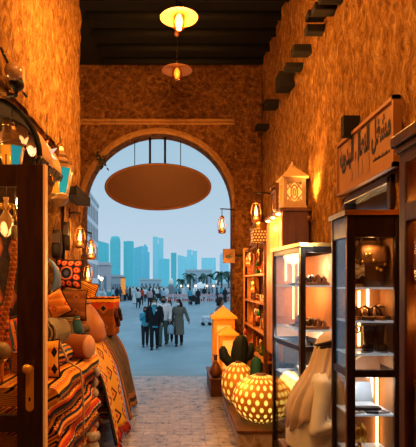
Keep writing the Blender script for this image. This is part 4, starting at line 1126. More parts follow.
MB().loft([(0, 0, 0, .08, .13), (0, 0, .1, .1, .15), (-.005, 0, .3, .085, .12), (-.01, 0, .42, .045, .07), (-.01, 0, .46, .03, .04), (-.01, 0, .5, .045, .06)], 20, fold=.06, nf=7).build('body', plain((.42, .36, .3), .9), e); MB().tube([(-.01 + .036 * math.cos(2 * PI * k / 12), .048 * math.sin(2 * PI * k / 12), .455) for k in range(12)], .007, 6, closed=True).build('tie', M_leather, e)

# ---------------------------------------------------------------- wares seen through the door glass
e = empty('wall_rug', (-1.42, 4.2, 0), 'dark hanging rug with red-brown diamonds seen through the door glass', 'rug')
MB().grid(lambda u, v: (.02 * math.sin(u * 8), -.7 + 1.0 * u, 1.28 + .75 * v), 12, 8, uvs=(1, .75)).build('cloth', kilim('dark_diamond', [(.012, .012, .016), (.02, .014, .014)], 0, 4, 2.5, 2.5, ((.2, .06, .03), (.3, .12, .05)), .27), e, solid=.01)
MB().tube([(0, -.72, 2.04), (0, .32, 2.04)], .012, 6).build('hanging_rail', M_stub, e)
e = empty('braided_sash', at(15, 240, 3.25), 'thick orange braided rope sash hanging behind the door glass', 'sash')
mb = MB()
for s in range(3):
    mb.tube([(.005 + .012 * math.cos(k * .9 + s * 2.094) - .0011 * k * (1 + k / 30), .012 * math.sin(k * .9 + s * 2.094), .02 - k * .0165) for k in range(48)], .014, 6)
mb.build('braid', kilim('braid', [(.45, .14, .04), (.6, .28, .09), (.4, .12, .04)], 0, 30), e)
MB().lathe([(.02, 0), (.028, .03), (.024, .09), (.008, .1)], n=12).build('cap', plain((.3, .22, .14), .6), e); MB().tube([(0, 0, .1), (0, 0, .42)], .004, 5).build('cord', M_iron, e)
e = empty('brass_chandelier', at(6, 215, 3.3), 'ornate brass lamp with curled arms glowing behind the door glass', 'lamp')
for k in range(6):
    a = k * PI / 3 + .3
    MB().tube([(0, 0, .02), (.05 * math.cos(a), .05 * math.sin(a), .07), (.1 * math.cos(a), .1 * math.sin(a), .06), (.12 * math.cos(a), .12 * math.sin(a), .0), (.09 * math.cos(a), .09 * math.sin(a), -.03)], .008, 6).build('arm', M_gold, e)
MB().lathe([(.004, -.16), (.03, -.13), (.05, -.08), (.045, -.02), (.02, .02), (.014, .1), (.02, .12)], n=18).build('body', glow_dots('chandelier_glow', (.6, .32, .08), (1, .6, .2), 10, 5, .25, .25, 1.6), e)
MB().tube([(0, 0, .12), (0, 0, .42)], .004, 5).build('chain', M_iron, e)
e = empty('candle_bulb_lamp', at(18.5, 205, 3.6), 'lit candle bulb sconce glimpsed beside the door stile', 'lamp')
MB().lathe([(.012, -.03), (.02, 0), (.016, .04), (.003, .075)], n=12).build('bulb', plain((1, .7, .3), .4, 0, 14.0, .02, (1, .62, .2)), e); MB().lathe([(.018, -.09), (.018, -.03), (.022, -.03)], n=12).build('holder', M_brass, e)
MB().tube([(0, 0, -.09), (-.05, .02, -.14), (-.16, .08, -.12)], .007, 6).build('bracket', M_brass, e)
e = empty('glass_globe', at(2, 351, 3.0), 'clouded glass globe on a stand at the left edge behind the door', 'globe')
MB().ell((0, 0, 0), (.055, .055, .058), 18, 12).build('globe', plain((.4, .28, .14), .25), e); MB().lathe([(.06, -e.location.z), (.05, -e.location.z + .02), (.012, -e.location.z + .05), (.012, -.08), (.035, -.05)], n=14).build('stand', M_brass, e)
e = empty('hanging_kilim', (-1.28, 3.3, 0), 'red-brown striped kilim hanging low behind the door glass', 'kilim')
MB().grid(lambda u, v: (.012 * math.sin(u * 14), -.3 + .55 * u, .82 + .62 * v), 12, 8, uvs=(.55, .62)).build('cloth', kilim('red_kilim', [C_r, C_b, C_o, C_r, C_k], 0, 9, 9, 9, (C_k, C_o), .24), e, solid=.01)
MB().tube([(0, -.33, 1.45), (0, .28, 1.45)], .012, 6).build('hanging_rail', M_stub, e)
e = empty('blue_kilim', (-1.32, 3.8, 0), 'navy and orange kilim hanging further back behind the door glass', 'kilim')
MB().grid(lambda u, v: (.012 * math.sin(u * 14), -.3 + .6 * u, .82 + .5 * v), 12, 8, uvs=(.55, .5)).build('cloth', kilim('blue_kilim', [(.03, .08, .12), C_o, (.02, .05, .08), C_r], 6, 2, 9, 9, (C_o, C_k), .2), e, solid=.01)
MB().tube([(0, -.33, 1.33), (0, .33, 1.33)], .012, 6).build('hanging_rail', M_stub, e)
# ================================================================ OUTDOORS
GZ = -.6
def gpt(px, d): return Vector(((px - VX) * d / F, d, GZ))
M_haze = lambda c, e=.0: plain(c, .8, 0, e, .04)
# skyline towers across the bay
def tower(px0, px1, ptop, d, label, col, kind='flat', twist=0.0):
    p0 = (px0 - VX) * d / F; p1 = (px1 - VX) * d / F; w = (p1 - p0); H = (VY - ptop) * d / F + CAMZ + .9
    e = empty('tower', ((p0 + p1) / 2, d, -.9), label, 'skyscraper', 'skyline towers')
    g = NT('hazy_tower_facade')
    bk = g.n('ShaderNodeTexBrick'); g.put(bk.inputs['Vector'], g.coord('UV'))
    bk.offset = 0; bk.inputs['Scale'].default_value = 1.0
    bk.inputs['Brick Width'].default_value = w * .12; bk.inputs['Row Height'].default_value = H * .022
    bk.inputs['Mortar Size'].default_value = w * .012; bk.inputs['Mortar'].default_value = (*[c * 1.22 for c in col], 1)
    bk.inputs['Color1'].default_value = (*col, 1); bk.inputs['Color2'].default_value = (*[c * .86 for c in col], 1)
    m = g.bsdf(bk.outputs[0], .5, emis=bk.outputs[0], estr=.32)  # aerial haze is put into the facade as a faint glow
    h2, dp = w / 2, w * .4
    mb = MB()
    if kind == 'flat': mb.box((-h2, -dp, 0), (h2, dp, H))
    elif kind == 'slant':
        mb.prism([(-h2, 0), (h2, 0), (h2, H * .93), (-h2, H)], -dp, dp)
    elif kind == 'slantl':
        mb.prism([(-h2, 0), (h2, 0), (h2, H), (-h2, H * .94)], -dp, dp)
    elif kind == 'round':
        mb.loft([(0, 0, 0, h2, dp), (0, 0, H * .88, h2, dp), (0, 0, H * .95, h2 * .92, dp * .92), (0, 0, H, h2 * .7, dp * .7)], 20, smooth=False)
    elif kind == 'taper':
        mb.loft([(0, 0, 0, h2 * .92, dp), (0, 0, H * .6, h2, dp), (0, 0, H * .9, h2 * .9, dp * .9), (0, 0, H * .97, h2 * .55, dp * .6), (0, 0, H, h2 * .12, dp * .2)], 18, smooth=False)
    elif kind == 'step':
        mb.box((-h2, -dp, 0), (h2, dp, H * .8)); mb.box((-h2 * .6, -dp * .8, H * .8), (h2 * .6, dp * .8, H * .93)); mb.prism([(-h2 * .5, H * .93), (h2 * .5, H * .93), (0, H)], -dp * .6, dp * .6)
    elif kind == 'twin':
        mb.box((-h2, -dp, 0), (-h2 * .1, dp, H)); mb.box((h2 * .1, -dp, 0), (h2, dp, H * .97)); mb.box((-h2 * .1, -dp * .6, 0), (h2 * .1, dp * .6, H * .85))
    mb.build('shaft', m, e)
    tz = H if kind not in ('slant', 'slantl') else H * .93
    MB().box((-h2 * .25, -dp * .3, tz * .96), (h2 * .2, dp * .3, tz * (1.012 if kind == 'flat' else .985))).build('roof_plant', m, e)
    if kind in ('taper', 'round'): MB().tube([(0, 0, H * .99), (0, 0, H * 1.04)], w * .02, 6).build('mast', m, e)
    return e
TC = (.1, .42, .49); TL = (.22, .52, .61); TP = (.36, .6, .72)  # tower colours with the distance haze already mixed in
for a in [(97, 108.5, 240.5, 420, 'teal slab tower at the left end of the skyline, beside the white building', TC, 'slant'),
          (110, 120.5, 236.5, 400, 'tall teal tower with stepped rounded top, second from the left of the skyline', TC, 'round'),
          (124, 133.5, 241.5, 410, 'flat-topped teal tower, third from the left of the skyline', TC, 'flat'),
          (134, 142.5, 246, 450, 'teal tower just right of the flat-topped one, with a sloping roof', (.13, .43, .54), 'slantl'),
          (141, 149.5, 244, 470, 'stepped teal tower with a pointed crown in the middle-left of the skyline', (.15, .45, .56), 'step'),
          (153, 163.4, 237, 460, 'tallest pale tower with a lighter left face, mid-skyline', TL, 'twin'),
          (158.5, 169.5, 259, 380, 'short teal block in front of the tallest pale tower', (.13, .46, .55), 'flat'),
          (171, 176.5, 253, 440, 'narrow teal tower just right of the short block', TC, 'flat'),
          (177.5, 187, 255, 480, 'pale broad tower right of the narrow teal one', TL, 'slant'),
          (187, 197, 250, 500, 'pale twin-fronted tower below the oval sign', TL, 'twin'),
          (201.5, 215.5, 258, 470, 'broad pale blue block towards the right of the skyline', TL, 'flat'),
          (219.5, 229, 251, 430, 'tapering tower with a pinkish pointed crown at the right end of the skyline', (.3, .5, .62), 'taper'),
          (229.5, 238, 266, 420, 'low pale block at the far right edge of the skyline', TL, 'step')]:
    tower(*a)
# far low shore
def block(name, px0, px1, ptop, d, depth, label, mat, parts):
    w = (px1 - px0) * d / F; H = (VY - ptop) * d / F + CAMZ - GZ
    e = empty(name, gpt((px0 + px1) / 2, d), label, 'building')
    MB().box((-w / 2, 0, 0), (w / 2, depth, H * .92)).build('wall', mat, e)
    MB().box((-w / 2 - .1, -.15, H * .92), (w / 2 + .1, depth + .1, H)).build('cornice', M_haze((.62, .6, .6)), e)
    n = parts
    for k in range(n):
        x = -w / 2 + w * (k + .5) / n
        MB().prism([(x - w / n * .25, H * .12)] + [(x + w / n * .25 * math.cos(a), H * .6 + w / n * .25 * math.sin(a)) for a in [PI - PI * j / 8 for j in range(9)]] + [(x + w / n * .25, H * .12)], -.06, .04).build('window', M_haze((.2, .3, .36)), e)
    return e
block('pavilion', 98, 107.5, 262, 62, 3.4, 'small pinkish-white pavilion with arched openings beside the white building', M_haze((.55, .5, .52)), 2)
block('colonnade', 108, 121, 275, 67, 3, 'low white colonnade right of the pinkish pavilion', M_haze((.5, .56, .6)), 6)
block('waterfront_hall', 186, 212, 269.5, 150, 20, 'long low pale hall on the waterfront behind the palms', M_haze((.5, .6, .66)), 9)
block('kiosk', 140, 160, 279, 120, 8, 'low white kiosk row beyond the crowd', M_haze((.5, .6, .66)), 5)
block('kiosk', 206, 236, 283.5, 92, 6, 'low pale stall row behind the barrier at the right', M_haze((.62, .66, .7)), 7)
# white dome tent
p = gpt(201, 90); e = empty('dome_tent', p, 'white rounded tent between the palms', 'tent')
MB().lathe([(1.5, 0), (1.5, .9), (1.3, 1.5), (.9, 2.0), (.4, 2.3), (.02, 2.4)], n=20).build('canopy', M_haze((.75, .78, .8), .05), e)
MB().box((-.35, -1.56, 0), (.35, -1.4, 1.2)).build('doorway', M_haze((.25, .3, .34)), e); MB().tube([(0, 0, 2.35), (0, 0, 2.9)], .05, 6).build('finial', M_haze((.6, .6, .6)), e)
# near white building beside arch
Lb, Hb = 14.0, 9.15
e = empty('white_building', (-6.72, 30.2, GZ), 'white building with columns of narrow dark windows at the left edge of the arch', 'building', None, .0575)
MB().box((-5, 0, 0), (0, Lb, Hb)).build('wall', plain((.85, .82, .84), .8), e)
MB().box((-5.1, -.1, Hb), (.08, Lb + .1, Hb + .25)).build('parapet', plain((.66, .64, .65), .8), e)
for r in range(5):
    for k in range(13):
        y = .4 + k * 1.05; z = 1.0 + r * 1.62
        f = MB().box((-.02, y, z), (.012, y + .6, z + 1.2)).build('window', plain((.1, .1, .12), .3), e)
        MB().box((.012, y + .27, z), (.02, y + .33, z + 1.2)).build('mullion', plain((.4, .4, .42), .6), f)

# statue with pale top
p = gpt(171, 62); e = empty('monument', p, 'grey draped monument with a pale rounded top beyond the crowd', 'monument')
MB().loft([(0, 0, 0, .62, .62), (0, 0, .3, .66, .66), (0, 0, 1.0, .55, .55), (0, 0, 1.6, .45, .45), (0, 0, 2.0, .3, .3)], 20, fold=.07, nf=9).build('body', M_haze((.2, .25, .28)), e)
MB().ell((0, 0, 2.35), (.3, .3, .48), 14, 10).build('top', M_haze((.8, .75, .68), .1), e)
MB().box((-.8, -.8, 0), (.8, .8, .18)).build('plinth', M_haze((.45, .5, .52)), e)

# palms in a planter strip
def palm(px, d, h, label, seed):
    r = random.Random(seed); e = empty('palm_tree', gpt(px, d), label, 'palm tree', 'palms on the waterfront')
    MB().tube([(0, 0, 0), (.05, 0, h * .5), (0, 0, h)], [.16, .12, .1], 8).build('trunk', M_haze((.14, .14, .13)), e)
    mb = MB()
    for k in range(22):
        a = r.random() * 2 * PI; el = r.uniform(-.3, 1.1); L = h * r.uniform(.35, .5); pts = []
        for i in range(6):
            t = i / 5; el2 = el - 1.5 * t
            q = (math.cos(a) * L * t * (1 - .15 * t), math.sin(a) * L * t, h + L * (math.sin(el) * t - .75 * t * t))
            pts.append(q)
        ww = .09 * h / 3
        for p, q in zip(pts, pts[1:]):
            P, Q = Vector(p), Vector(q); sd = (Q - P).cross(Vector((0, 0, 1))).normalized() * ww
            dn = Vector((0, 0, -ww * 1.6))
            mb.add([P, Q, Q + sd * 1.5 + dn, P + sd * 1.5 + dn], [(0, 1, 2, 3)]); mb.add([P, Q, Q - sd * 1.5 + dn, P - sd * 1.5 + dn], [(0, 1, 2, 3)])
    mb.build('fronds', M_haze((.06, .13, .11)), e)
for i, (px, h, d) in enumerate([(182, 2.6, 78), (189.5, 3.5, 80), (206.5, 3.4, 78), (221.5, 3.7, 76), (228.5, 3.6, 84), (238, 3.5, 78)]):
    palm(px, d, h, ['short palm tree at the left of the palm row', 'palm tree second from the left in the row, left of the white tent', 'palm tree just right of the white tent', 'left palm of the close pair at the right of the row', 'right palm of the close pair at the right of the row', 'palm tree half hidden by the arch jamb'][i], i)
e = empty('planter_hedge', gpt(228, 74), 'low dark green planter hedge beneath the close pair of palms', 'hedge')
mb = MB()
for k in range(26): mb.ell((random.uniform(-1.6, 1.6), random.uniform(-.3, .3), random.uniform(.45, .75)), (.3, .25, .22), 7, 5)
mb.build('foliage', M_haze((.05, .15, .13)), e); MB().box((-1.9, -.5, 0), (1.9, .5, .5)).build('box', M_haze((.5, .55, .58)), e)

# red and white barrier
for j in range(9):
    px = 169 + j * 8.2
    e = empty('crowd_barrier', gpt(px, 54 + .15 * j), 'red and white barrier panel, %s along the row from the monument' % (ordn + ['ninth'])[j], 'barrier', 'red and white barrier panels')
    w = 8.0 * 54 / F / 2
    MB().box((-w, -.03, .12), (w, .03, .42)).build('lower_panel', M_haze((.6, .08, .06)), e)
    mb = MB()
    for k in range(4): mb.box((-w + k * w / 2 + .04, -.045, .14), (-w + k * w / 2 + w / 4, -.03, .4))
    mb.build('white_stripe', M_haze((.75, .7, .7)), e)
    MB().box((-w, -.03, .62), (w, .03, .95)).build('upper_panel', M_haze((.7, .45, .48)), e)
    mb = MB()
    for x in (-w + .03, w - .03): mb.box((x - .03, -.05, 0), (x + .03, .05, 1.0))
    mb.build('post', M_haze((.7, .7, .72)), e)
# lamp posts along the barrier
for j, px in enumerate((181, 188, 195.5, 207, 213.5)):
    e = empty('street_lamp', gpt(px, 58), 'slender street lamp with a glowing head behind the barrier, %s from the left' % ordn[j], 'street lamp', 'small street lamps')
    MB().tube([(0, 0, 0), (0, 0, 1.75)], .035, 6).build('pole', M_haze((.35, .38, .4)), e)
    MB().ell((0, 0, 1.85), (.13, .13, .14), 8, 6).build('lamp_head', plain((1, .75, .5), .5, 0, 1.6, .02, (1, .66, .4)), e); MB().lathe([(.14, 0), (.1, .1), (.04, .12)], n=8).build('foot', M_haze((.4, .4, .4)), e)
for j, (px, h) in enumerate(((97.5, 3.3), (101.5, 3.1))):
    e = empty('wall_lamp_post', gpt(px, 50), '%s of two bright globe lamps before the pinkish pavilion' % ['left', 'right'][j], 'street lamp', 'globe lamps')
    MB().tube([(0, 0, 0), (0, 0, h - .6)], .05, 6).build('pole', M_haze((.4, .4, .42)), e); MB().ell((0, 0, h - .45), (.17, .17, .17), 10, 8).build('globe', plain((1, .7, .4), .4, 0, 7, .02, (1, .66, .35)), e)
# orange pylon
e = empty('orange_pylon', gpt(123, 58), 'glowing orange sign pylon standing in the crowd', 'sign')
MB().box((-.26, -.12, .8), (.26, .12, 2.8)).build('panel', plain((.8, .28, .05), .5, 0, .5, .05), e, bevel=.04); MB().box((-.1, -.08, 0), (.1, .08, .82)).build('post', M_haze((.2, .2, .22)), e); MB().box((-.3, -.15, 2.78), (.3, .15, 2.9)).build('cap', plain((.3, .1, .03), .6), e)

# ================================================================ PEOPLE
def person(label, loc, rz, height, spec, name='person', voxel=.014, group=None):
    """standing or walking figure, facing -y; spec holds clothing and pose"""
    e = empty(name, loc, label, 'person', group, rz)
    k = height / 1.72
    e.scale = (k, k, k)
    st = spec.get('stride', .16); sw = spec.get('swing', .16); wd = spec.get('build', 1.0)
    hip, kne, ank = {}, {}, {}
    for s, ph in ((-1, 1), (1, -1)):
        hip[s] = Vector((s * .085, 0, .9)); f = -st * ph * spec.get('lead', 1)
        lift = .04 if f > 0 else 0
        ank[s] = Vector((s * .085, f, .08 + lift)); kne[s] = (hip[s] + ank[s]) / 2 + Vector((s * .005, -.05 - (.03 if f > 0 else 0), .03))
    arms = spec.get('arms', {})
    sh, el, wr = {}, {}, {}
    for s, ph in ((-1, -1), (1, 1)):
        sh[s] = Vector((s * .18 * wd, .0, 1.41)); f = -sw * ph * spec.get('lead', 1)
        el[s], wr[s] = arms.get(s, (Vector((s * .235 * wd, .02 + f * .4, 1.14)), Vector((s * .235 * wd, -.05 + f, .9))))
        el[s], wr[s] = Vector(el[s]), Vector(wr[s])
    ht = spec.get('turn', 0.0)
    RH = Matrix.Translation((0, -.015, 1.5)) @ Matrix.Rotation(ht, 4, 'Z') @ Matrix.Rotation(spec.get('nod', .0), 4, 'X')
    # body
    mb = MB()
    mb.loft([(0, 0, .84, .13 * wd, .1), (0, 0, .92, .155 * wd, .115), (0, 0, 1.06, .13 * wd, .1), (0, -.005, 1.25, .155 * wd, .115), (0, 0, 1.38, .165 * wd, .1), (0, 0, 1.44, .1, .075), (0, -.005, 1.48, .052, .055), (0, -.012, 1.56, .05, .052)], 16)
    mb.ell((0, -.01, .12), (.076, .094, .11), 16, 12, M=RH); mb.ell((0, -.045, .05), (.05, .05, .055), 12, 8, M=RH)
    mb.ell((0, -.108, .095), (.015, .02, .025), 8, 6, M=RH)
    for s in (-1, 1): mb.ell((s * .078, .0, .105), (.012, .02, .03), 8, 6, M=RH)
    for s in (-1, 1):
        mb.tube([sh[s] + Vector((-s * .05, 0, 0)), sh[s], el[s], wr[s]], [.05, .05, .04, .027], 10)
        d = (wr[s] - el[s]).normalized(); pc = wr[s] + d * .045
        mb.tube([wr[s], pc, pc + d * .035], [.024, .034, .028], 8, flat=.6)
        for q in range(4):
            o = Vector((0, (q - 1.5) * .018, 0)); L = [.06, .075, .07, .052][q]
            b = pc + d * .02 + o
            mb.tube([b, b + d * L * .6 + Vector((-s * .006, 0, 0)), b + d * L + Vector((-s * .018, 0, 0))], [.0095, .009, .007], 6)
        t0 = wr[s] + d * .02
        mb.tube([t0, t0 + d * .035 + Vector((0, -.035, 0)), t0 + d * .065 + Vector((0, -.042, 0))], [.012, .011, .008], 6)
        mb.tube([hip[s], kne[s], ank[s]], [.085, .056, .036], 10)
        mb.ell((ank[s].x, ank[s].y - .055, ank[s].z - .045), (.04, .115, .035), 10, 6)
    bd = remesh(mb, 'body', voxel, plain(spec.get('skin', (.34, .19, .12)), .6), e)
    top = spec['top']; tc = plain(spec['topcol'], .85)
    vx = voxel * 1.05
    if top in ('shirt', 'jacket'):
        mb = MB(); g_ = .018 if top == 'shirt' else .035
        bot = .88 if top == 'shirt' else .8
        mb.loft([(0, 0, bot, .15 * wd + g_, .115 + g_), (0, 0, 1.0, .145 * wd + g_, .108 + g_), (0, -.005, 1.25, .16 * wd + g_, .118 + g_), (0, 0, 1.39, .17 * wd + g_, .1 + g_), (0, 0, 1.45, .1, .08), (0, 0, 1.485, .062, .064)], 18)
        for s in (-1, 1):
            if spec.get('short'): 
                m_ = sh[s].lerp(el[s], .8); mb.tube([sh[s] + Vector((-s * .06, 0, 0)), sh[s], m_], [.07 + g_, .062 + g_ * .6, .058 + g_ * .5], 10)
            else: mb.tube([sh[s] + Vector((-s * .06, 0, 0)), sh[s], el[s], wr[s].lerp(el[s], .05)], [.065 + g_, .06 + g_ * .6, .05 + g_ * .5, .04 + g_ * .3], 10)
        remesh(mb, top, vx, tc, e)
    if top in ('kurta', 'robe', 'abaya'):
        bot = {'kurta': .42, 'robe': .08, 'abaya': .04}[top]; fl = {'kurta': .2, 'robe': .21, 'abaya': .25}[top]
        mb = MB()
        mb.loft([(0, 0, bot, fl, fl * .85 + st * .45), (0, 0, (bot + .95) / 2, fl * .95, fl * .8 + st * .2), (0, 0, .95, .175 * wd, .14), (0, 0, 1.08, .155 * wd, .125), (0, -.005, 1.25, .178 * wd, .135), (0, 0, 1.39, .185 * wd, .115), (0, 0, 1.45, .1, .08), (0, 0, 1.485, .062, .064)], 24, fold=.03, nf=9)
        for s in (-1, 1): mb.tube([sh[s] + Vector((-s * .06, 0, 0)), sh[s], el[s], wr[s]], [.075, .068, .06, .06], 10)
        remesh(mb, top, vx, tc, e)
    if top not in ('robe', 'abaya'):
        mb = MB(); mb.loft([(0, 0, .82, .15 * wd, .115), (0, 0, .92, .165 * wd, .125), (0, 0, 1.0, .15 * wd, .115)], 16)
        for s in (-1, 1): mb.tube([hip[s] + Vector((0, 0, .02)), kne[s], ank[s] + Vector((0, 0, .0))], [.1, .075, .062], 12)
        remesh(mb, 'trousers', vx, plain(spec.get('legcol', (.03, .03, .035)), .85), e)
    for s in (-1, 1):
        mb = MB().ell((ank[s].x, ank[s].y - .06, ank[s].z - .035), (.048, .13, .042), 12, 8)
        mb.box((ank[s].x - .042, ank[s].y - .17, ank[s].z - .08), (ank[s].x + .042, ank[s].y + .05, ank[s].z - .06))
        mb.build('shoe', plain(spec.get('shoecol', (.02, .02, .022)), .5), e)
    hair = spec.get('hair', 'short')
    hc = plain(spec.get('haircol', (.012, .01, .009)), .7)
    if hair in ('short', 'long'):
        mb = MB(); n = 20; R = []
        for i in range(11):
            t = i / 10
            r = []
            for j in range(n):
                a = 2 * PI * j / n; front = max(0, -math.sin(a))
                lo = .0 if hair == 'short' else -.06
                zb = lo + (.182 - lo) * front ** .45
                z = zb + (.245 - zb) * math.sin(t * PI / 2)
                kk = 1.0 if z < .12 else math.sqrt(max(.012, 1 - ((z - .12) / .126) ** 2))
                r.append(RH @ Vector((.088 * kk * math.cos(a), .0 + .108 * kk * math.sin(a), z)))
            R.append(r)
        mb.rings(R)
        if hair == 'long': mb.tube([RH @ Vector((0, .08, .1)), RH @ Vector((.01, .1, .0)), RH @ Vector((0, .11, -.12)), RH @ Vector((0, .1, -.2))], [.06, .075, .065, .02], 10)
        mb.build('hair', hc, e)
    elif hair == 'scarf':
        mb = MB().loft([(0, .0, 1.36, .17, .12), (0, .01, 1.45, .12, .1), (0, .005, 1.55, .1, .105), (0, 0, 1.64, .098, .112), (0, 0, 1.7, .075, .085), (0, 0, 1.735, .02, .02)], 18)
        mb.build('headscarf', hc, e)
    elif hair == 'ghutra':
        mb = MB().loft([(0, .05, 1.3, .2, .1), (0, .05, 1.42, .16, .1), (0, .035, 1.52, .115, .085), (0, .02, 1.62, .1, .1), (0, .0, 1.7, .085, .1), (0, 0, 1.74, .03, .03)], 18)
        hcl = mb.build('headcloth', hc, e)
        MB().tube([(.1 * math.cos(2 * PI * j / 16), .005 + .115 * math.sin(2 * PI * j / 16), 1.675) for j in range(16)], .012, 6, closed=True).build('head_cord', M_black, hcl)
    if spec.get('eyes', True):
        for s in (-1, 1): MB().ell((s * .03, -.098, .128), (.012, .008, .007), 8, 6, M=RH).build('eye', M_black, bd)
        if not spec.get('mask'): MB().ell((0, -.092, .045), (.024, .008, .007), 8, 6, M=RH).build('mouth', plain((.3, .09, .07), .6), bd)
    if spec.get('mask'):
        def fm(u, v):
            a = -PI / 2 + (u - .5) * 2.3; z = .005 + .085 * v
            return RH @ Vector((.082 * math.cos(a), -.012 + (.11 - .0 + .022 * math.sin(PI * v) * math.sin(PI * u)) * math.sin(a), z))
        MB().grid(fm, 12, 6).build('face_mask', plain(spec['mask'], .8), e, solid=.004)
    if spec.get('scarf'):
        mb = MB().prism([(-.075, 1.45), (.075, 1.45), (.05, 1.3), (0, 1.17), (-.05, 1.3)], -.175, -.15).lathe([(.085, 1.43), (.095, 1.46), (.075, 1.5)], n=16)
        mb.build('scarf', plain(spec['scarf'], .8), e)
    if spec.get('hem'):
        MB().loft([(0, 0, .74, .168, .133), (0, 0, .83, .172, .138)], 18).build('shirt_hem', plain(spec['hem'], .8), e)
    if spec.get('badge'):
        MB().prism([(.05, 1.3), (.1, 1.31), (.11, 1.36), (.06, 1.37)], -.166, -.155).build('badge', plain(spec['badge'], .7), e)
    return e
BLUE = (.05, .36, .5)
def fam(px, pf): d = 1056 / (pf - VY); return gpt(px, d)
person('boy in a turquoise top and dark trousers walking at the left of the family group', fam(145.2, 346.5), .1, 1.37, dict(top='shirt', topcol=BLUE, legcol=(.02, .025, .03), mask=(.03, .03, .035), stride=.12, arms={-1: ((-.2, -.02, 1.16), (-.1, -.14, 1.3))}))
person('person in black jacket, turquoise scarf and white mask at the front of the family group', fam(154.6, 349.3), -.05, 1.68, dict(top='jacket', topcol=(.012, .013, .018), legcol=(.012, .014, .02), mask=(.75, .76, .76), scarf=BLUE, hem=BLUE, badge=(.6, .6, .6), stride=.1, swing=.06, build=1.12))
person('man in a white shirt with grey-green trousers and black face mask beside the black-jacketed person', fam(163.4, 345.5), -.1, 1.73, dict(top='shirt', topcol=(.72, .7, .7), legcol=(.09, .14, .13), mask=(.02, .02, .022), stride=.14, build=1.1, turn=.15))
person('partly hidden person in a pale shirt and dark trousers walking behind the white-shirted man', fam(169.6, 342.5), 0, 1.55, dict(top='shirt', topcol=(.6, .6, .62), legcol=(.02, .02, .025), stride=.12, turn=-.3))
person('woman in a long olive-grey tunic and white mask at the right of the family group', fam(179, 345.8), -.1, 1.62, dict(top='kurta', topcol=(.15, .145, .12), legcol=(.02, .02, .022), hair='long', mask=(.7, .72, .72), stride=.1, turn=-.6, arms={1: ((.29, -.02, 1.15), (.37, -.08, .93))}))
e = empty('shopping_bag', fam(172, 345) + Vector((-.05, -.3, .42)), 'small pale blue shopping bag carried between the white-shirted man and the woman', 'bag')
MB().loft([(0, 0, 0, .1, .06), (0, 0, .05, .12, .07), (0, 0, .25, .1, .05), (0, 0, .32, .06, .03)], 12).build('body', plain((.3, .48, .6), .6), e); MB().tube([(-.05, 0, .3), (0, 0, .42), (.05, 0, .3)], .008, 6).build('handle', plain((.3, .48, .6), .6), e)

# person behind the yellow lantern with a white wheeled cart
person('dark-haired person in a mauve top standing behind the yellow house-shaped lanterns', gpt(219.6, 13.8), 1.3, 1.78, dict(top='shirt', topcol=(.22, .12, .12), legcol=(.03, .03, .035), stride=.05, swing=.02, arms={-1: ((-.24, -.12, 1.18), (-.2, -.36, 1.1))}))
e = empty('pushcart', gpt(206.5, 25), 'low white wheeled cart beside the person behind the yellow lanterns', 'cart')
e.rotation_euler = (0, 0, .1); e.scale = (.78, .78, .62)
MB().box((-.3, -.22, .55), (.28, .22, .78)).build('tray', plain((.65, .67, .7), .5), e, bevel=.04)
MB().box((-.26, -.18, .28), (.24, .18, .34)).build('undershelf', plain((.5, .52, .55), .5), e, bevel=.02)
mb = MB()
for x in (-.24, .22):
    for y in (-.17, .17): mb.tube([(x, y, .12), (x, y, .6)], .018, 6)
lf = mb.build('leg_frame', plain((.4, .42, .45), .4, .6), e)
for x in (-.24, .22):
    for y in (-.17, .17): MB().lathe([(.02, -.025), (.11, -.022), (.12, 0), (.11, .022), (.02, .025)], (0, 0, 0), 16, M=Matrix.Translation((x, y, .12)) @ Matrix.Rotation(PI / 2, 4, 'X')).build('wheel', M_black, lf)
MB().tube([(.26, -.18, .76), (.38, -.16, 1.02), (.38, .16, 1.02), (.26, .18, .76)], .016, 6).build('handle', M_iron, e)

# crowd: prototypes then copies
CV = .034
def recolor(e, cmap):
    for ch in e.children:
        if ch.name.split('.')[0] in cmap and ch.type == 'MESH':
            sl = ch.material_slots[0]; sl.link = 'OBJECT'; sl.material = cmap[ch.name.split('.')[0]]
white, teal, dk, red, navy, beige, pink, lbl, grey = (.68, .72, .74), (.1, .42, .5), (.025, .03, .035), (.62, .09, .05), (.04, .08, .15), (.42, .36, .3), (.6, .42, .45), (.4, .58, .68), (.22, .27, .3)
cname = {white: 'white', teal: 'teal', dk: 'black', red: 'orange-red', navy: 'navy', beige: 'beige', pink: 'pink', lbl: 'light blue', grey: 'grey'}
crowd = []
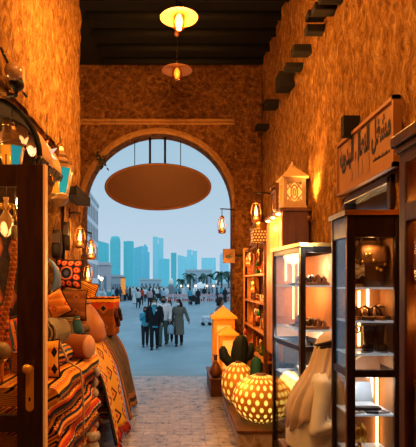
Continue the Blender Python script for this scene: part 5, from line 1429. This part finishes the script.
# px, feet y, kind, colour, rz, height
spots = [(103.5, 312, 'robe', white, 2.8, 1.75), (109, 306, 'robe', teal, 3.0, 1.72), (101, 306, 'robe', white, 0, 1.7), (113, 302.5, 'shirt', lbl, 2, 1.7), (117, 301, 'abaya', dk, 0, 1.65), (120.5, 301.5, 'shirt', navy, 1, 1.7), (124, 300.8, 'abaya', dk, 3, 1.6), (127, 301, 'shirt', grey, 0, 1.72),
 (130, 300.5, 'abaya', dk, 2, 1.62), (134.5, 304, 'robe', white, 3, 1.75), (138, 308, 'shirt', white, 2.9, 1.68), (141.5, 305, 'shirt', red, 3.1, 1.72), (145, 302, 'shirt', white, 0, 1.7), (149.5, 308, 'shirt', pink, 3.1, 1.75), (153, 303, 'abaya', dk, .5, 1.62), (156.5, 301, 'shirt', white, 0, 1.7),
 (160, 300.8, 'shirt', grey, 1, 1.72), (163.7, 305, 'shirt', lbl, 3.1, 1.7), (166.5, 301, 'robe', white, 0, 1.75), (133, 298.8, 'shirt', white, 0, 1.7), (136.5, 298.2, 'abaya', dk, 0, 1.62), (140, 298.5, 'robe', white, 1, 1.75), (143.5, 298, 'shirt', beige, 0, 1.7), (147, 298.4, 'shirt', teal, 0, 1.7), (151, 298.2, 'shirt', white, 0, 1.68), (155, 298, 'robe', white, 0, 1.7), (159, 298.3, 'abaya', dk, 0, 1.62), (162, 297.6, 'shirt', white, 0, 1.7),
 (115, 297.8, 'shirt', white, 0, 1.7), (119, 297.5, 'robe', white, 0, 1.72), (123, 297, 'shirt', teal, 0, 1.7), (127, 297.2, 'shirt', white, 0, 1.7), (130, 296.8, 'shirt', beige, 0, 1.7), (146, 296.3, 'shirt', white, 0, 1.7), (150, 296, 'abaya', dk, 0, 1.62), (154, 296.2, 'shirt', navy, 0, 1.7), (158, 296, 'shirt', white, 0, 1.7), (176, 298.5, 'shirt', teal, 0, 1.7), (179.5, 298, 'shirt', grey, 0, 1.7), (183, 298.2, 'robe', white, 0, 1.7),
 (190, 305, 'shirt', teal, 3, 1.72), (198, 304, 'abaya', dk, 3.1, 1.6), (204.5, 300.5, 'shirt', dk, 0, 1.72), (217, 302.5, 'shirt', navy, 1.4, 1.7), (209, 298, 'shirt', grey, 0, 1.7), (222, 299, 'shirt', teal, 0, 1.7), (228, 298.5, 'shirt', pink, 0, 1.68), (225, 302.5, 'abaya', dk, 0, 1.62)]
P = {'shirt': None, 'robe': None, 'abaya': None}
word = {'shirt': 'top and dark trousers', 'robe': 'ankle-length robe', 'abaya': 'long gown and headscarf'}
byk = {}
for s in sorted(spots, key=lambda q: q[0]): byk.setdefault((s[2], s[3]), []).append(s)
for s in spots:
    px, pf, kd, c, rz, h = s
    lst = byk[(kd, c)]; i = lst.index(s)
    many = ordn + ['ninth', 'tenth', 'eleventh', 'twelfth', 'thirteenth', 'fourteenth', 'fifteenth']
    lab = 'distant person in %s %s' % (cname[c], word[kd])
    if len(lst) > 1: lab += ', %s from left among those so dressed' % many[i]
    else: lab += ', the only one dressed so in the crowd'
    d = 1056 / (pf - VY); loc = gpt(px, d)
    if P[kd] is None:
        P[kd] = person(lab, loc, rz, 1.72, dict(top=kd, topcol=(.5, .5, .5), legcol=(.035, .04, .05), hair={'shirt': 'short', 'robe': 'ghutra', 'abaya': 'scarf'}[kd], haircol=(.7, .7, .7) if kd == 'robe' else (.012, .01, .009), eyes=False, stride=.15), voxel=CV, group='people in the distant crowd')
        for ch in P[kd].children: ch.material_slots[0].link = 'OBJECT' if False else 'DATA'
        e = P[kd]
    else:
        e = dup(P[kd]); e.location = loc; e.rotation_euler = (0, 0, rz); e['label'] = lab
    k = h / 1.72; e.scale = (k, k, k)
    recolor(e, {kd: plain(c, .85)})
# pushchair near the barrier
e = empty('pushchair', gpt(193.5, 49), 'dark pushchair between two people in front of the barrier', 'pushchair')
MB().prism([(-.3, .3), (.3, .3), (.35, .6), (.2, .9), (-.1, 1.0), (-.32, .7)], -.22, .22).build('seat', M_haze((.03, .035, .04)), e, bevel=.03)
MB().tube([(-.25, 0, .8), (-.5, 0, 1.1)], .025, 6).build('handle', M_iron, e)
for x in (-.25, .28):
    for y in (-.2, .2): MB().lathe([(.02, -.02), (.14, -.02), (.15, 0), (.14, .02), (.02, .02)], M=Matrix.Translation((x, y, .15)) @ Matrix.Rotation(PI / 2, 4, 'X'), n=14).build('wheel', M_black, e)
MB().tube([(-.25, 0, .15), (0, 0, .4), (.28, 0, .15)], .02, 6).build('chassis', M_iron, e)

# ---------------------------------------------------------------- seated man in white by the cases
stool = empty('stool', (.9, 3.42, 0), 'low dark wooden stool under the seated man in white', 'stool')
MB().box((-.17, -.17, .4), (.17, .17, .44)).build('seat', M_brown, stool, bevel=.01)
for sx in (-1, 1):
    for sy in (-1, 1): MB().tube([(sx * .13, sy * .13, .41), (sx * .16, sy * .16, 0)], [.02, .016], 8).build('leg', M_brown, stool)
W = empty('person', (.925, 3.42, 0), 'man in white robe and headcloth with black cord, seated between the display cases', 'person')
W.rotation_euler = (0, 0, -.1)
RHm = Matrix.Translation((.16, 0, 1.0)) @ Matrix.Rotation(.2, 4, 'Y')
mb = MB()
mb.loft([(0, 0, .46, .13, .17), (0, 0, .56, .125, .165), (.02, 0, .72, .11, .15), (.05, 0, .86, .12, .17), (.075, 0, .95, .1, .16), (.1, 0, 1.0, .07, .08), (.125, 0, 1.05, .055, .055), (.15, 0, 1.1, .053, .053)], 18)
mb.ell((.02, 0, .135), (.096, .078, .112), 16, 12, M=RHm); mb.ell((.06, 0, .06), (.05, .05, .055), 12, 8, M=RHm); mb.ell((.122, 0, .11), (.022, .015, .027), 8, 6, M=RHm)
for s in (-1, 1): mb.ell((.02, s * .08, .12), (.02, .012, .03), 8, 6, M=RHm)
A = {-1: [(.07, -.11, .94), (.06, -.17, .92), (.0, -.25, .62), (.22, -.2, .69)], 1: [(.07, .13, .94), (.06, .19, .92), (.06, .26, .66), (.28, .1, .68)]}
for s in (-1, 1):
    q = [Vector(x) for x in A[s]]
    mb.tube(q, [.05, .05, .042, .028], 10)
    d = (q[3] - q[2]).normalized(); pc = q[3] + d * .045; side = d.cross(Vector((0, 0, 1))).normalized()
    mb.tube([q[3], pc, pc + d * .04], [.025, .038, .032], 8, flat=.6)
    for f in range(4):
        b = pc + d * .03 + side * (f - 1.5) * .02; L = [.055, .07, .065, .05][f]
        mb.tube([b, b + d * L * .55 + Vector((0, 0, -.004)), b + d * L * .85 + Vector((0, 0, -.028))], [.0105, .01, .008], 6)
    t0 = q[3] + d * .02
    mb.tube([t0, t0 + d * .04 + Vector((0, 0, .03)) + side * -s * .03, t0 + d * .075 + Vector((0, 0, .03)) - side * s * .03], [.014, .012, .009], 6)
    hp, kn, ak = Vector((0, s * .09, .53)), Vector((.42, s * .12, .53)), Vector((.44, s * .12, .09))
    mb.tube([hp, kn, ak], [.09, .062, .04], 10); mb.ell((.5, s * .12, .045), (.12, .042, .04), 10, 6)
mbd = remesh(mb, 'body', .011, M_skin, W)
M_thobe = plain((.8, .81, .84), .85)
mb = MB()
mb.loft([(.01, 0, .45, .18, .23), (0, 0, .56, .17, .21), (.015, 0, .72, .145, .185), (.05, 0, .86, .118, .19), (.075, 0, .96, .095, .17), (.1, 0, 1.02, .08, .09), (.12, 0, 1.055, .065, .065)], 26, fold=.03, nf=8)
for s in (-1, 1):
    q = [Vector(x) for x in A[s]]; mb.tube(q, [.06, .062, .06, .062], 12)
    mb.tube([(0, s * .09, .54), (.25, s * .115, .545), (.42, s * .12, .53), (.46, s * .12, .3), (.47, s * .12, .1)], [.12, .11, .1, .1, .12], 14)
mb.box((.05, -.1, .5), (.44, .1, .6)); mb.box((.4, -.12, .1), (.5, .12, .55))
o = remesh(mb, 'robe', .016, M_thobe, W)
for s in (-1, 1):
    q = [Vector(x) for x in A[s]]; d = (q[3] - q[2]).normalized()
    MB().tube([q[3] - d * .015, q[3] + d * .005], [.066, .066], 14).build('cuff', plain((.8, .72, .62), .8), W)
# headcloth: open at the face (+x), long folds running down the back and over the shoulders
R = []
prof = [(.175, 1.257, .02, .02, 0), (.172, 1.25, .064, .058, 0), (.167, 1.225, .097, .084, 0), (.158, 1.18, .112, .096, 0), (.145, 1.13, .115, .104, .2), (.128, 1.07, .112, .118, .3), (.11, 1.0, .116, .145, .3), (.085, .94, .122, .18, .28), (.05, .87, .134, .21, .2), (.022, .79, .15, .225, .12), (.0, .70, .155, .228, .1), (-.01, .62, .158, .23, .1)]
n = 72
for i, (cx, z, rx, ry, op) in enumerate(prof):
    r = []
    for j in range(n):
        a = 2 * PI * j / n
        am = [0, 0, .006, .016, .03, .045, .065, .08, .09, .095, .1, .105][i]
        k = 1 + am * (1 - 2 * abs(math.sin(6.5 * a + i * .1))) + am * .6 * math.sin(19 * a + 1 - i * .1)
        f = max(0, math.cos(a)) ** 2
        hem = .05 * math.sin(3 * a + .6) if i == len(prof) - 1 else 0
        r.append((cx + rx * k * math.cos(a) * (1 - op * 1.5 * f), ry * k * math.sin(a), z + hem + (.0 if i < 6 else .1 * f * (i - 5) / 4)))
    R.append(r)
hcl = MB().rings(R, cap=False).build('headcloth', plain((.66, .56, .5), .85), W, solid=.006)
for zz in (1.212, 1.19):
    MB().tube([(.16 + .113 * math.cos(2 * PI * j / 28), .099 * math.sin(2 * PI * j / 28), zz - .008 + .045 * math.cos(2 * PI * j / 28)) for j in range(28)], .015, 8, closed=True).build('head_cord', M_black, hcl)
for s in (-1, 1): MB().ell((.108, s * .032, .14), (.008, .012, .007), 8, 6, M=RHm).build('eye', M_black, mbd)
MB().ell((.1, 0, .055), (.012, .028, .008), 8, 6, M=RHm).build('mouth', plain((.28, .09, .07), .6), mbd)
MB().ell((.075, 0, .035), (.05, .058, .045), 12, 8, M=RHm).build('beard', plain((.02, .014, .01), .8), W)
for s in (-1, 1):
    MB().ell((.51, s * .12, .055), (.135, .048, .05), 12, 8).box((.38, s * .12 - .045, 0), (.63, s * .12 + .045, .018)).build('shoe', M_leather, W)
# ================================================================ LIGHT, SKY, CAMERA
w = bpy.data.worlds.new('dusk'); SC.world = w; w.use_nodes = True
t = w.node_tree; t.nodes.clear()
out = t.nodes.new('ShaderNodeOutputWorld'); bg = t.nodes.new('ShaderNodeBackground')
tc = t.nodes.new('ShaderNodeTexCoord'); sp = t.nodes.new('ShaderNodeSeparateXYZ'); rp = t.nodes.new('ShaderNodeValToRGB')
t.links.new(tc.outputs['Generated'], sp.inputs[0]); t.links.new(sp.outputs[2], rp.inputs[0])
cr = rp.color_ramp
stops = [(0.0, (.5, .60, .70)), (.06, (.46, .57, .675)), (.3, (.34, .49, .60)), (.45, (.48, .68, .82)), (1.0, (.78, 1.05, 1.25))]
while len(cr.elements) < len(stops): cr.elements.new(.5)
for e_, (p_, c_) in zip(cr.elements, stops): e_.position = p_; e_.color = (*c_, 1)
t.links.new(rp.outputs[0], bg.inputs[0]); bg.inputs[1].default_value = 1.0
t.links.new(bg.outputs[0], out.inputs[0])

# pendant row (the two in view, and unseen ones added overhead to light the walls)
light('pendant_and_fill_light', 'POINT', L1 + Vector((0, 0, -.2)), 110, WARM, .08)
for y in (2.6, .8):
    pendant(Vector((L1.x, y, 4.06)), 'unseen pendant lamp added above the viewer for wall light, %s' % ('nearer' if y > 1 else 'farther back'), 20)
    light('pendant_and_fill_light', 'POINT', (L1.x, y, 3.85), 110, WARM, .08)  # extra lamp light added out of view, to brighten the walls
# wall washers
light('spot_left', 'SPOT', (-.1, 3.7, 3.5), 190, WARM, .06, spot=2.5, target=(-1.15, 4.4, 3.8))
light('awning_light', 'POINT', (-1.0, 3.75, 2.2), 9, WARM2, .08)
light('shop_light', 'POINT', (-1.9, 3.4, 2.5), 30, WARM2, .06)
light('shop_light', 'POINT', (-1.7, 2.3, 1.9), 10, WARM2, .05)
light('workshop_light', 'POINT', (2.2, 3.4, 2.1), 20, WARM2, .2)
light('wall_uplight', 'SPOT', (1.24, 4.62, 2.3), 130, WARM, .03, spot=1.2, target=(1.275, 4.6, 3.4))
light('cupboard_side_fill', 'POINT', (.72, 5.15, 2.05), 14, WARM, .06)  # added with no fitting, to brighten the cupboard's side
light('case_light', 'POINT', (.5, 5.0, 1.9), 6, WARM, .1)
for p, e_ in (((.93, 4.9, 2.2), 3), ((.93, 5.3, 2.2), 3)): light('cupboard_downlight', 'POINT', p, e_, WARM, .03)
light('rack_light', 'POINT', (.62, 6.3, 1.75), 24, WARM, .1)
light('rack_light', 'POINT', (.72, 7.1, 1.9), 9, WARM, .06)  # added in front of the pilaster to brighten it, no fitting there
light('case_lamp', 'POINT', C1.matrix_world @ Vector((.18, .4, 1.5)) if False else in1(.18, .35, 1.5), 2.2, WARM2, .03)
light('case_lamp', 'POINT', in1(.18, .3, 1.02), 9, (.85, .93, 1), .03)
light('case_lamp', 'POINT', in1(.2, .25, 1.75), 3.0, (1, .85, .7), .03)
light('case_lamp', 'POINT', (X2 + .17, Y2 + .13, 1.47), .7, WARM2, .02)
light('case_lamp', 'POINT', (X2 + .17, Y2 + .06, 1.83), .6, WARM2, .02)
light('robe_fill_light', 'POINT', (1.3, 3.3, 2.0), 6.5, (.95, .95, 1), .03)  # added without a source, to whiten the seated man's robe
light('case_lamp', 'POINT', (X2 + .17, Y2 + .08, 1.0), 1.4, (.9, .93, 1), .02)
for p in (at(80, 236, 4.98), at(91, 249, 5.72), at(88, 273, 6.1)): light('oil_light', 'POINT', p + Vector((.02, -.09, 0)), 3.5, WARM2, .04)
light('oil_light', 'POINT', at(256, 211, 6.4) + Vector((-.02, -.1, 0)), 9, WARM, .04)
light('oil_light', 'POINT', at(222, 224, 7.4) + Vector((0, -.1, 0)), 3, WARM, .04)
light('cabinet_light', 'POINT', (1.06, 1.75, 1.95), 5, WARM, .04)
light('cabinet_light', 'POINT', (1.06, 1.75, 1.45), 4, WARM, .04)
light('textile_light', 'SPOT', (.0, 4.2, 3.9), 60, WARM2, .12, spot=1.1, target=(-.95, 4.5, .8))
light('ball_light', 'POINT', (.62, 4.85, .6), 2.0, WARM, .1)
light('ball_light', 'POINT', (.5, 6.6, .9), 2.5, WARM, .1)
light('arch_washer', 'SPOT', (-.3, 6.4, 3.4), 32, WARM, .1, spot=2.2, target=(-.3, 7.7, 4.6))

cd = bpy.data.cameras.new('camera'); cam = bpy.data.objects.new('camera', cd); COL.objects.link(cam)
cam.location = (0, 0, CAMZ); cam.rotation_euler = (PI / 2, 0, 0)
cd.sensor_fit = 'VERTICAL'; cd.sensor_height = 24; cd.sensor_width = 24
cd.lens = F / 447 * 24
cd.shift_x = (208 - VX) / 447; cd.shift_y = (VY - 223.5) / 447
cd.clip_start = .05; cd.clip_end = 3000
SC.camera = cam
SC.view_settings.view_transform = 'Standard'
SC.view_settings.look = 'Medium High Contrast'
SC.view_settings.exposure = 0
SC.cycles.max_bounces = 8; SC.cycles.transparent_max_bounces = 16
SC.cycles.sample_clamp_indirect = 4.0
SC.cycles.use_denoising = True
